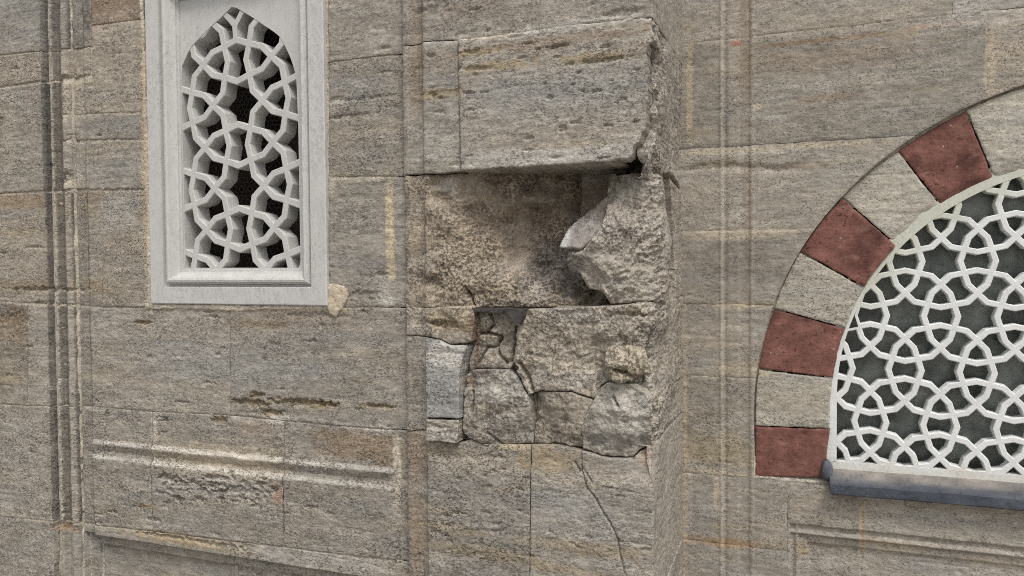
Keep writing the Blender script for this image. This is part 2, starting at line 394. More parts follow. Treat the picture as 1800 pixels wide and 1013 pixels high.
st('B', 790, 562, 45, 22, OCHRE * 1.15, .45); st('B', 780, 625, 40, 26, PALE * 1.2, .85); st('B', 778, 690, 40, 40, BLUE * 1.15, .7); st('B', 778, 765, 35, 14, PALE, .6)
st('B', 830, 600, 5, 60, np.array([.30, .21, .16]), .8); st('B', 820, 672, 12, 12, RUST, .6)
st('B', 870, 680, 50, 36, PALE * 1.05, .45); st('B', 890, 750, 50, 26, GREY * .9, .45); st('B', 840, 735, 25, 30, TAN, .4)
st('B', 1000, 610, 90, 30, TAN * 1.0, .5); st('B', 960, 600, 40, 20, TAN * 1.1, .6); st('B', 1030, 560, 60, 12, PALE * 1.05, .5); st('B', 1130, 580, 60, 35, GREY, .5); st('B', 1000, 670, 80, 16, PALE, .4)
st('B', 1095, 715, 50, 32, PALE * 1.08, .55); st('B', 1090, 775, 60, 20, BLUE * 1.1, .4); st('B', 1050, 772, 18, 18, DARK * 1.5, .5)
st('B', 840, 815, 90, 28, TAN * 1.05, .55); st('B', 960, 810, 60, 22, OCHRE * .95, .6); st('B', 1040, 825, 40, 20, TAN, .6); st('B', 900, 788, 30, 6, CREAM * [.9, .85, .7], .6); st('B', 1140, 805, 26, 20, np.array([.45, .35, .28]), .7); st('B', 1095, 803, 50, 5, CREAM * .85, .6)
st('B', 950, 900, 190, 50, BLUE * 1.12, .45); st('B', 1030, 965, 120, 14, OCHRE * .85, .5); st('B', 860, 975, 100, 12, OCHRE * .8, .5); st('B', 870, 900, 90, 30, GREY * [1, .96, .96], .4)
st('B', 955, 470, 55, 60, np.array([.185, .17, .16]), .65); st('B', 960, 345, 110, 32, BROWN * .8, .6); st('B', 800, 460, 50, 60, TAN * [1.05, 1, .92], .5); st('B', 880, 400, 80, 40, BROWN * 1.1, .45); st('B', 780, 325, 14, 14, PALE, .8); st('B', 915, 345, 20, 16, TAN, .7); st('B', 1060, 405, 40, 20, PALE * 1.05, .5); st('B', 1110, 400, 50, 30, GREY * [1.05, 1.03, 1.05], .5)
# right wall
st('R', 1310, 60, 13, 160, BROWN * 1.15, .55); st('R', 1290, 60, 8, 260, GREY * 1.15, .5); st('R', 1315, 400, 10, 130, BROWN * 1.2, .45); st('R', 1330, 186, 8, 7, CREAM * [1, .95, .85], .9)
st('R', 1212, 165, 6, 95, CREAM * [.9, .84, .7], .85); st('R', 1350, 262, 190, 5, CREAM * [.95, .9, .78], .8); st('R', 1300, 270, 120, 5, PALE * 1.1, .7); st('R', 1400, 292, 90, 6, BROWN * .9, .6); st('R', 1260, 290, 60, 6, BROWN * .9, .4)
st('R', 1450, 172, 60, 8, BROWN * 1.15, .7); st('R', 1420, 55, 220, 16, TAN * 1.05, .4); st('R', 1440, 72, 120, 4, RUST * .8, .6); st('R', 1295, 76, 12, 5, np.array([.35, .17, .12]), .8); st('R', 1650, 45, 60, 5, np.array([.42, .26, .2]), .5)
st('R', 1500, 100, 160, 22, BROWN * 1.25, .4); st('R', 1480, 140, 180, 14, PALE, .4); st('R', 1740, 110, 10, 60, CREAM * [.95, .9, .8], .8); st('R', 1720, 35, 100, 14, PALE * 1.15, .7); st('R', 1590, 60, 30, 10, OCHRE, .4)
st('R', 1310, 412, 110, 10, CREAM * [.9, .86, .76], .7); st('R', 1310, 405, 110, 4, MORT * 1.05, .6); st('R', 1290, 460, 90, 38, np.array([.22, .195, .165]), .65); st('R', 1310, 537, 70, 6, CREAM * [.92, .86, .74], .75)
st('R', 1270, 595, 60, 28, TAN, .5); st('R', 1310, 650, 50, 14, CREAM * [.9, .84, .7], .6); st('R', 1250, 662, 50, 4, MORT, .6); st('R', 1260, 700, 60, 40, np.array([.24, .21, .17]), .55); st('R', 1260, 790, 70, 30, np.array([.31, .26, .175]), .7)
st('R', 1270, 832, 70, 4, CREAM * [.95, .9, .8], .8); st('R', 1260, 868, 7, 26, CREAM * [1, .92, .85], .9); st('R', 1260, 952, 75, 9, RUST * 1.0, .75); st('R', 1212, 880, 5, 60, MORT, .6); st('R', 1204, 800, 4, 240, CREAM * [.9, .8, .66], .7)
st('R', 1269, 500, 2.5, 560, CREAM * .85, .55); st('R', 1321, 500, 2.5, 560, CREAM * .85, .5); st('R', 1230, 905, 25, 50, BLUE * .95, .5)
st('R', 1410, 970, 12, 10, OCHRE, .6); st('R', 1515, 930, 6, 50, CREAM * [.85, .75, .58], .7); st('R', 1680, 985, 130, 10, CREAM * [.88, .82, .7], .5); st('R', 1640, 995, 60, 22, BLUE * 1.05, .5); st('R', 1570, 960, 60, 8, OCHRE * 1.05, .4)

# ================================================================== LEFT WALL
wallL = thing('stone_wall', 'weathered grey ashlar wall with ribbed vertical moulding around the small marble lattice window', 'wall', (-2.3, YL, 0))
_a, _b = LP(264, 530), LP(576, 537); WIN = [(_a[0], _b[1]), (_b[0], _b[1]), (_b[0], 2.90), (_a[0], 2.90)]
x_m1 = [LP(u, 800)[0] for u in (89.5, 90.5, 97, 100, 103, 107, 117, 125, 132, 134, 137, 139, 158, 164)]
h_m1 = [0, -.045, -.045, -.012, -.014, -.036, -.022, .002, -.010, -.034, -.034, -.018, -.016, 0]
x_m2 = [LP(u, 500)[0] for u in (688, 691, 705)]
h_m2 = [0, -.007, -.009]
zl1, zl2 = LP(430, 802)[1], LP(430, 830)[1]
xl0, xl1 = LP(150, 800)[0], LP(692, 850)[0]
zp1 = LP(400, 978)[1]; zp2 = LP(400, 998)[1]; xp1 = LP(145, 980)[0]; xp2 = LP(162, 990)[0]
def pockets(P, L_):
    o = []
    for (u, v, su, sv, d) in L_:
        c = P(u, v); a = P(u + su, v); b = P(u, v + sv); o.append((c[0], c[1], abs(a[0] - c[0]), abs(b[1] - c[1]), d))
    return o
def eroded(s, z, L_):
    h = 0; n = None
    for (x, y, sx, sz, d) in L_:
        q = np.hypot((s - x) / sx, (z - y) / sz)
        if q.min() > 2: continue
        if n is None: n = 1.25 * fbm(s * 42, z * 70, 4, 61)
        h = h - d * sstep(1.15, .45, q + n)
    return h
PK_L = pockets(LP, [(440, 708, 34, 7, .016), (530, 708, 50, 7, .016), (578, 711, 20, 5, .014), (662, 714, 32, 4, .012), (450, 694, 16, 5, .012), (475, 726, 24, 6, .012), (288, 738, 12, 4, .015), (252, 568, 16, 4, .010), (300, 840, 26, 8, .012), (340, 852, 40, 10, .010), (420, 862, 40, 9, .010), (385, 838, 30, 5, .010),
    (115, 135, 14, 5, .012), (112, 312, 8, 10, .012), (385, 738, 14, 7, .010), (90, 510, 60, 5, .008), (60, 508, 50, 4, .008), (110, 928, 25, 7, .010), (300, 945, 60, 4, .008), (380, 958, 40, 5, .010), (245, 890, 15, 5, .006), (20, 560, 30, 16, .006), (635, 520, 40, 10, .006), (560, 555, 60, 6, .005), (615, 205, 60, 4, .005), (620, 175, 70, 4, .005)])
_r = np.random.RandomState(3)
PK_L += pockets(LP, [(_r.uniform(275, 490), 835 + _r.uniform(-8, 40) + 8 * (_i % 3), _r.uniform(4, 11), _r.uniform(3, 6), _r.uniform(.006, .012)) for _i in range(45)])
PK_L += pockets(LP, [(_r.uniform(0, 690), _r.uniform(0, 1000), _r.uniform(4, 14), _r.uniform(2, 4), _r.uniform(.004, .009)) for _i in range(90)])
PK_B = pockets(BP, [(_r.uniform(752, 1140), _r.choice([_r.uniform(0, 300), _r.uniform(790, 1000)]), _r.uniform(4, 14), _r.uniform(2, 4), _r.uniform(.004, .008)) for _i in range(80)])
PK_B += pockets(BP, [(980, 83, 30, 4, .010), (1060, 108, 60, 5, .008), (835, 122, 30, 5, .008), (830, 92, 20, 4, .008), (1090, 22, 40, 6, .006), (760, 15, 30, 14, .006), (1142, 98, 5, 10, .02), (770, 163, 40, 4, .005), (780, 570, 30, 7, .014), (800, 760, 20, 5, .006), (770, 750, 20, 4, .006), (1120, 555, 40, 5, .010), (1030, 570, 30, 5, .008), (770, 800, 30, 7, .006), (860, 805, 30, 6, .006)])
def h_left(s, z):
    wear = fbm(s * 20, z * 6, 3, 91) * .4 + 1
    h = np.interp(s, x_m1, h_m1) * np.where(s < x_m1[6], 1, wear) + np.interp(s, x_m2, h_m2)
    # two weathered ledges
    t = sstep(xl0, xl0 + .08, s) * sstep(xl1 + .01, xl1 - .02, s)
    j = .004 * fbm(s * 6, z * 0 + 1, 3, 5)
    zz = z + j
    led = np.interp(-zz, [-zl1 - .010, -zl1 + .006, -zl1 + .013, -zl1 + .04, -zl2 - .010, -zl2 + .006, -zl2 + .08], [0, .012, .010, -.003, -.001, .012, .007])
    led = np.where(zz < zl2 - .10, .007 * sstep(zl2 - .30, zl2 - .10, zz), led)
    h = h + led * t * (1 + .25 * fbm(s * 14, z * 14, 3, 17))
    j2 = .003 * fbm(s * 9, z * 9, 3, 66)
    p = sstep(zp1 + .002, zp1 - .002, z + j2 * .5) * sstep(xp1 - .002, xp1 + .002, s + j2 * .5)
    p2 = sstep(zp2 + .002, zp2 - .002, z + j2 * .5) * sstep(xp2 - .002, xp2 + .002, s + j2 * .5)
    return h - .028 * p - .020 * p2 + eroded(s, z, PK_L)
RIB = [(89, 97.5, DARK * .95, .85), (98, 102.5, PALE * 1.05, .6), (103.5, 116, GREY * .52, .8), (119, 130, GREY * 1.08, .5), (132, 137.5, DARK * 1.1, .85), (139, 157, GREY * .78, .5), (157.5, 165, DARK * 1.4, .75)]  # groove dirt and shade painted dark, ridge and roll painted as lit
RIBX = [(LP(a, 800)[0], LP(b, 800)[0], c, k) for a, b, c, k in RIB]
z_a, z_b = LP(100, 335)[1], LP(100, 150)[1]
def rib_dirt_shade(s, z, c):
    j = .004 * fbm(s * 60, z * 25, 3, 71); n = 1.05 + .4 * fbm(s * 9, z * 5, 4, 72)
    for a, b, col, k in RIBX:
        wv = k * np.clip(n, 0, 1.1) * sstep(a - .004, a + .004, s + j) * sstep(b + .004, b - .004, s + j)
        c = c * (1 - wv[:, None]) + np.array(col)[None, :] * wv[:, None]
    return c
xr0, xr1 = LP(268, 800)[0], LP(499, 840)[0]
def ledge_tone(s, z, c):  # pale bands along both ledges, laid over the rib strips
    c = rib_dirt_shade(s, z, c)
    zz = z + .004 * fbm(s * 6, z * 0 + 1, 3, 5) + .0035 * fbm(s * 45, z * 45, 3, 15); new = sstep(xr0 - .003, xr0 + .003, s) * sstep(xr1 + .003, xr1 - .003, s)
    n = np.clip(.75 + .9 * fbm(s * 12, z * 20, 3, 33), .15, 1)
    for zl, x0 in ((zl1, LP(168, 775)[0]), (zl2, LP(148, 800)[0])):
        hw = .0125 * new + .0075 * (1 - new)
        k = sstep(hw + .002, hw - .002, np.abs(zz - zl + .001)) * sstep(x0, x0 + .03, s) * sstep(xl1 + .004, xl1 - .004, s) * np.where(new > .5, .9, .75 * n)
        col = np.array([.50, .455, .39])[None, :] * new[:, None] + np.array([.46, .44, .40])[None, :] * (1 - new[:, None])
        c = c * (1 - k[:, None]) + col * k[:, None]
    return c
def L(poly, base=GREY, **kw):
    if min(p[1] for p in poly) > 690 and min(p[1] for p in poly) < 800 : kw.setdefault('tint', ledge_tone); kw.setdefault('res', .0034)
    if min(p[0] for p in poly) < 90 and max(p[0] for p in poly) > 95: kw.setdefault('tint', rib_dirt_shade); kw.setdefault('res', .0036)
    kw.setdefault('mat', M_STONE)
    return make_stone(kw.pop('name', 'stone'), PL(poly), 'L', wallL, base=base, hfun=h_left, **kw)
L([(-160, -260), (160, -260), (160, 82), (112, 86), (70, 90), (0, 97), (-160, 114)], GREY * .95)
L([(160, -260), (254, -260), (254, 33), (160, 45)], BROWN * 1.25, ochre=.1)
L([(-160, 114), (0, 97), (70, 90), (103, 87), (103, 138), (0, 153), (-160, 172)], TAN * .95, ochre=.1)
L([(103, 87), (160, 82), (160, 132), (103, 138)], TAN, ochre=.15, wob=.004)
L([(160, 45), (254, 33), (256, 197), (105, 201), (105, 146), (160, 140)], TAN, ochre=.15)
L([(-160, 172), (0, 155), (105, 140), (106, 334), (0, 340), (-160, 352)], GREY, ochre=.1)
L([(106, 201), (256, 197), (257, 246), (106, 248)], GREY * .9, wob=.004, ochre=.1)
L([(106, 248), (257, 246), (258, 334), (106, 334)], GREY * .95, wob=.004)
L([(-160, 352), (0, 340), (180, 335), (180, 540), (0, 531), (-160, 521)], TAN * .92, ochre=.45)
L([(180, 335), (259, 334), (263, 540), (180, 540)], TAN)
L([(-160, 521), (0, 531), (48, 536), (48, 714), (-160, 700)], TAN * .85, ochre=.5)
L([(48, 536), (180, 540), (264, 541), (404, 541), (404, 730), (268, 724), (165, 716), (48, 714)], GREY)
L([(404, 541), (576, 541), (724, 541), (724, 758), (600, 749), (500, 740), (404, 730)], GREY, gap=.001)
L([(-160, 700), (48, 714), (165, 716), (268, 724), (268, 934), (140, 921), (90, 917), (0, 908), (-160, 893)], GREY * .98)
L([(268, 724), (404, 730), (500, 740), (499, 962), (404, 951), (268, 934)], GREY * 1.02, res=.0034)
L([(500, 740), (600, 749), (724, 758), (724, 990), (600, 976), (499, 962)], GREY * .95, res=.0034)
L([(-160, 893), (0, 908), (95, 918), (95, 1230), (-160, 1230)], GREY * .96, ochre=.1)
L([(95, 918), (140, 921), (268, 934), (404, 951), (404, 1230), (95, 1230)], WARM * .9, ochre=.2, res=.0032)
L([(404, 951), (499, 962), (600, 976), (724, 990), (724, 1230), (404, 1230)], WARM * .92, ochre=.2, res=.0032)
L([(576, -260), (724, -260), (724, 92), (668, 98), (576, 110)], GREY * .95)
L([(576, 110), (668, 98), (724, 92), (724, 310), (576, 312)], GREY)
L([(576, 312), (724, 310), (724, 541), (576, 541)], WARM * .92)
L([(254, -260), (576, -260), (576, -75), (254, -100)], GREY)
CR = [.50, .45, .365]
def fillet(pts, **kw): return make_stone('mortar', PL(pts), 'L', wallL, mat=M_SOFT, base=CR, res=.004, ochre=.05, band=.2, proud=kw.get('proud', .004), rough_edge=.006, wob=.002, round_=.004, relief=.003, back=.02)
fillet([(254, 532), (580, 536), (582, 547), (500, 546), (420, 548), (330, 544), (256, 545)])
fillet([(244, -20), (252, -20), (270, 540), (260, 542), (253, 300)])
fillet([(576, 500), (590, 497), (606, 503), (613, 520), (603, 545), (591, 561), (580, 553), (575, 545)], proud=.006)
def rects(mb, X0, X1, Z0, Z1, y, hole):
    (a, b), (c, d) = hole
    for (x0, x1, z0, z1) in ((X0, a, Z0, Z1), (b, X1, Z0, Z1), (a, b, Z0, c), (a, b, d, Z1)):
        if x1 > x0 and z1 > z0: mb.face((x0, y, z0), (x1, y, z0), (x1, y, z1), (x0, y, z1))
def mortar_sheet(name, surf, poly, hole, y, parent, res=.012, inset=None):
    X0, X1, Z0, Z1 = poly
    nx = int((X1 - X0) / res); nz = int((Z1 - Z0) / res)
    gx, gz = np.meshgrid(np.linspace(X0, X1, nx + 1), np.linspace(Z0, Z1, nz + 1)); s = gx.ravel(); z = gz.ravel()
    yy = y + .0015 * fbm(s * 30, z * 30, 3, 77) - (inset(s, z) if inset else 0)
    cx = (gx[:-1, :-1] + gx[1:, 1:]) / 2; cz = (gz[:-1, :-1] + gz[1:, 1:]) / 2
    keep = ~hole(cx, cz)
    idx = np.arange(s.size).reshape(gx.shape)
    q = np.stack([idx[:-1, :-1], idx[:-1, 1:], idx[1:, 1:], idx[1:, :-1]], -1)[keep]
    return link(name, mesh_np(np.c_[s, yy, z], q), M_MORTAR, parent)
mortar_sheet('mortar', 'L', (-4.0, -1.36, .0, 3.1), lambda x, z: (x > WIN[0][0] + .03) & (x < WIN[1][0] - .03) & (z > WIN[0][1] + .03) & (z < 2.86), YL + .0055, wallL, inset=lambda s, z: np.minimum(h_left(s, z), 0))

# ================================================================== RIGHT WALL
wallR = thing('stone_wall', 'set back pale stone wall around the big arched window with shallow vertical bands', 'wall', (0.3, YR, 0))
CE, RE = np.array([1.0162, 1.0526]), 1.1829                    # outer line of the arch
CI, RI = np.array([.9301, 1.1169]), .8275                      # inner line
AX = .975                                                      # axis of the window
zsp = RP(1327, 838)[1]; zsill = RP(1462, 826)[1]
def arch_poly(C, R, zbot, n=40, grow=0.0):
    a0 = math.pi; pts = []
    x_ap = AX
    amax = math.acos(max(-1, min(1, (x_ap - C[0]) / (R + grow))))
    for k in range(n + 1):
        a = math.pi + (amax - math.pi) * k / n
        pts.append((C[0] + (R + grow) * math.cos(a), C[1] + (R + grow) * math.sin(a)))
    left = [(pts[0][0], zbot)] + pts
    return left + [(2 * AX - x, z) for x, z in reversed(left)]
EXT = arch_poly(CE, RE, zsp); INT = arch_poly(CI, RI, zsill - .02)
def cut_arch(s, z):
    sd, qx, qz = poly_sd(s, z, EXT)
    e = -sd - .003
    dx, dz = qx - s, qz - z; Ln = np.hypot(dx, dz) + 1e-9
    sg = np.where(sd > 0, 1, -1)
    return e, sg * dx / Ln, sg * dz / Ln
x_m3 = [RP(u, 500)[0] for u in (1264, 1267, 1270, 1274, 1280, 1297, 1301, 1316, 1320, 1323, 1326)]
h_m3 = [0, .004, .002, -.006, -.001, -.001, -.005, -.006, .000, .002, 0]
xq = [RP(u, 960)[0] for u in (1387, 1390, 1394, 1401, 1406, 1418, 1423)]
zq = [RP(1500, v)[1] for v in (931, 935, 939, 948, 953, 964, 969)]
pq = [0, -.012, -.014, -.004, -.018, -.020, -.030]
def h_right(s, z):
    wear = 1 + .35 * fbm(s * 20, z * 7, 3, 31)
    h = np.interp(s, x_m3, h_m3) * wear
    j = .002 * fbm(s * 12, z * 12, 3, 8)
    h = h + np.maximum(np.interp(s + j, xq, pq), np.interp(-z + j, [-a for a in zq], pq))
    zg = RP(1400, 290)[1]
    g_ = (z - zg - .012 * np.sin(s * 16) - .01 * fbm(s * 6, s * 0, 2, 3)) / .016
    h = h - .007 * np.exp(-g_ * g_) * sstep(-.46, -.35, s) * sstep(.1, -.05, s)
    return h
def zR(v): return RP(1205, v)[1]
def rowR(v0, v1, x0, x1, base, **kw):
    a, b = zR(v0), zR(v1); x0 = XC - .12 if x0 is None else x0; kw.setdefault('mat', M_SOFT)
    return make_stone('stone', [(x0, b), (x1, b), (x1, a), (x0, a)], 'R', wallR, base=base, hfun=h_right, cut=cut_arch, **kw)
XE = 2.3
xa = RP(1675, 20)[0]; xb = RP(1735, 110)[0]
rowR(-230, 77, None, xa, GREY * 1.0); rowR(-230, 77, xa, 1.6, PALE * .9)
rowR(77, 262, None, xb, WARM * .92); rowR(77, 262, xb, 1.2, TAN * 1.05)
rowR(262, 407, None, .5, WARM * .98)
rowR(407, 534, None, .3, GREY * .95); rowR(534, 660, None, .1, WARM * .95); rowR(660, 832, None, .1, GREY * .92)
xj = RP(1516, 950)[0]
rowR(832, 949, None, RP(1385, 950)[0], GREY * .98, gap=.0012); rowR(949, 1200, None, RP(1385, 950)[0], GREY * .9, gap=.0012)
rowR(832, 1200, RP(1385, 950)[0], xj, WARM * .98, gap=.0012, res=.0034); rowR(832, 1200, xj, 1.25, WARM * 1.0, res=.0034)
mortar_sheet('mortar', 'R', (XC - .12, 1.95, .0, 3.1), lambda x, z: (np.hypot(x - CE[0], z - CE[1]) < RE - .05) & (z > zsp + .02) | ((x > .13) & (z > zsill - .1) & (z < 1.5)), YR + .0055, wallR, inset=lambda s, z: np.minimum(h_right(s, z), 0) - .02 * sstep(RE + .012, RE + .004, np.hypot(s - CE[0], z - CE[1])) * (z > zsp + .004), res=.008)

# ------------------------------------------------------------------ striped arch
arch = thing('striped_arch', 'arch of alternating dark red and pale grey blocks curving round the white lattice window', 'arch', (AX, YR, zsp))
RED = np.array([.18, .084, .068])
bounds = [((1326, 838), (1450, 842)), ((1327, 750), (1460, 755)), ((1333, 650), (1466, 666)), ((1360, 543), (1487, 578)), ((1405, 442), (1521, 506)), ((1480, 346), (1578, 432)), ((1580, 264), (1655, 360)), ((1699, 192), (1752, 316))]
bp_ = [(RP(*a), RP(*b)) for a, b in bounds]
def on_arc(C, R, a): return (C[0] + R * math.cos(a), C[1] + R * math.sin(a))
for k in range(3):                     # continue past the frame as far as the crown
    a = math.atan2(bp_[-1][0][1] - CE[1], bp_[-1][0][0] - CE[0]) - .165
    b = math.atan2(bp_[-1][1][1] - CI[1], bp_[-1][1][0] - CI[0]) - .19
    bp_.append((on_arc(CE, RE, a), on_arc(CI, RI, b)))
def arc_pts(p, q, C, n=6):
    a = math.atan2(p[1] - C[1], p[0] - C[0]); b = math.atan2(q[1] - C[1], q[0] - C[0])
    if a < 0: a += 2 * math.pi
    if b < 0: b += 2 * math.pi
    ra = math.hypot(p[0] - C[0], p[1] - C[1]); rb = math.hypot(q[0] - C[0], q[1] - C[1])
    return [(C[0] + (ra + (rb - ra) * t) * math.cos(a + (b - a) * t), C[1] + (ra + (rb - ra) * t) * math.sin(a + (b - a) * t)) for t in [i / n for i in range(n + 1)]]
for k in range(len(bp_) - 1):
    (o0, i0), (o1, i1) = bp_[k], bp_[k + 1]
    if k == 0: out = [o0, o1]; inn = [i1, i0]
    else: out = arc_pts(o0, o1, CE); inn = list(reversed(arc_pts(i0, i1, CI)))
    red = k % 2 == 0
    def hv(s, z):                      # a worn arris along the opening
        d = np.hypot(s - CI[0], z - CI[1]) - RI
        return -.010 * np.clip(1 - d / .035, 0, 1) * (k >= 5) - .006 * sstep(0, .3, z - 1.3)
    def tred(s, z, c):
        n = fbm(s * 9, z * 14, 4, 50 + k); d = .5 * sstep(.15, .5, fbm(s * 18, z * 30, 3, 80 + k))
        c0 = .4 * sstep(.05, .4, fbm(s * 6, z * 6, 4, 120 + k))
        b = (1 - c0[:, None]) * RED[None, :] * (1 + .3 * n)[:, None] * (1.0, .92, 1.05, .85, 1.1, 1, 1, 1, 1, 1, 1)[k]
        return b * (1 - .8 * d[:, None]) + np.array([.27, .155, .12])[None, :] * .8 * d[:, None]
    o = make_stone('voussoir', out + inn, 'R', arch, mat=M_RED if red else M_SOFT, base=PALE * [.92, .90, .84], hfun=hv, gap=.0012, proud=-.010 + .003 * math.sin(k * 2.1) if k else -.004, back=.12,
                   relief=.0012 if red else .0022, tint=tred if red else None, ochre=.1, wob=.0014, rough_edge=.003, res=.004)
    if red: o['label'] = 'dark red porous arch block'
    else: o['label'] = 'pale grey granular arch block'

# ================================================================== BUTTRESS
but = thing('stone_buttress', 'projecting stone buttress with a broken hollow and cracked blocks on its face', 'buttress', (-.8, .3, 0))
x_mb = [BP(u, 500)[0] for u in (709, 711, 718, 720, 723, 735, 744, 747, 750)]
h_mb = [-.02, -.006, -.004, -.003, -.018, -.020, -.012, -.001, 0]
def h_but(s, z): return np.interp(s, x_mb, h_mb, right=0) * (1 + .25 * fbm(s * 9, z * 5, 3, 44)) + eroded(s, z, PK_B)
def cracks(s, z, lines):
    h = 0
    for pts, wd, dp in lines:
        P_ = PB(pts); j = .004 * fbm(s * 45, z * 45, 3, 12); j2 = .004 * fbm(s * 45, z * 45, 3, 19)
        d = line_dist(s + j, z + j2, P_)
        h = h - dp * np.exp(-(d / wd) ** 2)
    return h
def rock(s, z, seed, amp, ax=1.0):
    k = sstep(XC - .03, XC + .05, s); amp = amp * (1 + .35 * k) * (1 - .75 * sstep(XC + .16, XC + .26, s)); s = np.where(s > XC, XC + (s - XC) * .38, s)
    r = fbm(s * 8, z * 11, 4, seed) + .55 * ridge(s * 17 + .8 * fbm(s * 9, z * 9, 2, seed + 2), z * 21 + .8 * fbm(s * 9, z * 9, 2, seed + 3), 3, seed + 4) - .25
    r = r + .26 * fbm(s * 55, z * 62, 3, seed + 8) + .16 * ridge(s * 70, z * 85, 2, seed + 6)
    return amp * r
def ctl(pts):
    o = []
    for p in pts:
        if p[0] == 's': q = side(p[1], p[2]); o.append((q[0], q[1], p[3]))
        elif p[0] == 'S': o.append((XC + p[1], zb(p[2]), p[3]))
        else: q = BP(p[0], p[1], p[2]); o.append((q[0], q[1], p[2]))
    return o
SE = YR + .03                         # the flank runs to the right wall
def B(poly, base=GREY, name='stone', ctrl=None, amp=0, crk=None, **kw):
    seed = _seed[0] + 50
    c = ctl(ctrl) if ctrl else None
    if amp: kw.setdefault('gap', -.0012)
    def hf(s, z):
        h = h_but(s, z)
        if c: h = h - idw(s, z, c)
        if amp: h = h + rock(s, z, seed, amp)
        if crk: h = h + cracks(s, z, crk)
        return h
    kw.setdefault('gap', .0002); kw.setdefault('wob', .0009)
    kw.setdefault('mat', M_BROKEN if amp else M_STONE)
    if amp: kw.setdefault('res', .0032); kw.setdefault('round_', .004)
    return make_stone(name, PB(poly), 'B', but, base=base, hfun=hf, **kw)
# sound stones
B([(707, -260), (1150, -260), ('S', SE, -260), ('S', SE, 30), (1150, 30), (1000, 45), (870, 64), (806, 70), (748, 72), (707, 80)], GREY * 1.02, back=.1)
B([(707, 80), (748, 72), (806, 70), (811, 302), (770, 306), (748, 306), (707, 309)], WARM * .98, gap=.0018, wob=.0012)
B([(707, 591), (747, 593), (747, 757), (707, 758)], GREY * 1.0, crk=[([(707, 640), (706, 690), (712, 720)], .004, .01)])
# the big block over the hollow, its right end snapped off
B([(806, 70), (870, 64), (1000, 45), (1148, 31), (1147, 60), (1144, 76), (1139, 92), (1143, 104), (1142, 118), (1146, 128), (1139, 150), (1142, 172), (1137, 196), (1138, 215), (1130, 236), (1127, 252), (1116, 262), (1112, 276), (1103, 284), (960, 293), (811, 302)], GREY * 1.03,
  mat=M_STONE, back=.30, res=.0035, proud=.012, gap=.001, rough_edge=.012, re_from=XC - .16, wob=.0014, round_=.003, rw=.005)
# snapped end of the block, running round to the flank
B([(1148, 31), ('S', SE, 31), ('S', SE, 303), ('s', 1187, 303), ('S', .06, 310), ('S', -.02, 306), ('S', -.03, 292), ('S', .02, 272), ('S', .05, 248), ('S', .062, 222), ('S', .05, 194), ('S', .07, 168), ('S', .055, 150), ('S', .075, 132), ('S', .11, 112), ('S', .085, 92), ('S', .03, 70), ('S', .0, 50)], GREY * 1.08, name='broken_stone', amp=.010, rough_edge=.003, crk=[([(1151, 88), (1154, 112), (1150, 138), (1150, 165), (1151, 192), (1143, 243), (1131, 268), (1118, 288)], .010, .07)],
  ctrl=[(1147, 40, .004), (1147, 70, .02), ('S', .06, 110, .005), ('S', .06, 150, .0), ('S', .06, 200, .0), ('S', .06, 240, .004), ('S', .02, 270, .02), ('S', .0, 300, .05), ('S', .06, 60, .0), ('S', .09, 110, .03), ('S', .12, 150, .02), ('S', .10, 215, .045), ('S', .22, 150, 0), ('S', .25, 260, .02), ('S', .2, 295, .05), ('S', .35, 295, .03), ('S', .1, 290, .06), ('S', .5, 60, 0), ('S', .5, 290, 0.01), ('S', .3, 60, 0)],
  mapf=lambda s, z, h: map_but(s, z, h, .03), back=.34, round_=.004)
# floor and back of the hollow
CAV = [(710, 330, 0), (710, 420, 0), (710, 520, 0), (735, 330, 0), (735, 420, 0), (735, 520, 0), (748, 310, .0), (752, 365, 0), (752, 475, 0), (748, 420, .0), (748, 535, .0), (765, 330, .015), (775, 325, .05), (785, 345, .05), (800, 318, .03), (772, 400, .012), (775, 470, .012), (800, 420, .035), (795, 510, .015), (765, 497, .03), (815, 530, .015), (822, 500, .02), (832, 520, .045),
       (830, 330, .06), (850, 380, .105), (860, 450, .075), (870, 510, .035), (845, 490, .04), (900, 322, .15), (920, 345, .15), (935, 330, .19), (910, 390, .18), (920, 440, .15), (920, 500, .06), (920, 533, .035),
       (955, 322, .22), (1000, 320, .25), (1050, 320, .27), (1090, 312, .27), (955, 380, .25), (985, 400, .24), (1000, 425, .25), (960, 470, .20), (1000, 480, .21), (960, 530, .045), (990, 505, .14), (1000, 530, .07), (1030, 515, .19), (1050, 520, .23), (1050, 534, .15), (1080, 530, .23), (1022, 320, .28), (1060, 350, .29), (1030, 370, .29), (1100, 400, .32), (1150, 400, .34), (1150, 530, .28)]
z540, z300 = BP(950, 539)[1], BP(950, 262)[1]
make_stone('broken_stone', [(XM[707], BP(707, 541)[1]), (XC - .02, z540), (XC - .02, z300), (BP(813, 300)[0], z300), BP(812, 302.5), BP(770, 305.5), (XM[748], BP(747, 306.5)[1]), (XM[707], BP(707, 309.5)[1])], 'B', but, mat=M_BROKEN, base=np.array([.345, .29, .225]), res=.003, gap=-.001, back=.4, ochre=.3, band=.6, relief=.003,
           hfun=lambda s, z, xk=BP(752, 420)[0], c=ctl(CAV), zc=BP(1000, 318, .25)[1]: h_but(s, z) - idw(s, np.minimum(z, zc), c) + rock(s, z, 71, .016) * sstep(xk - .015, xk + .05, s + .03 * fbm(s * 12, z * 12, 3, 88)) * (1 - .75 * sstep(.18, .24, idw(s, np.minimum(z, zc), c))) + cracks(s, z, [([(812, 505), (818, 520), (826, 538)], .004, .03)]), round_=.002)
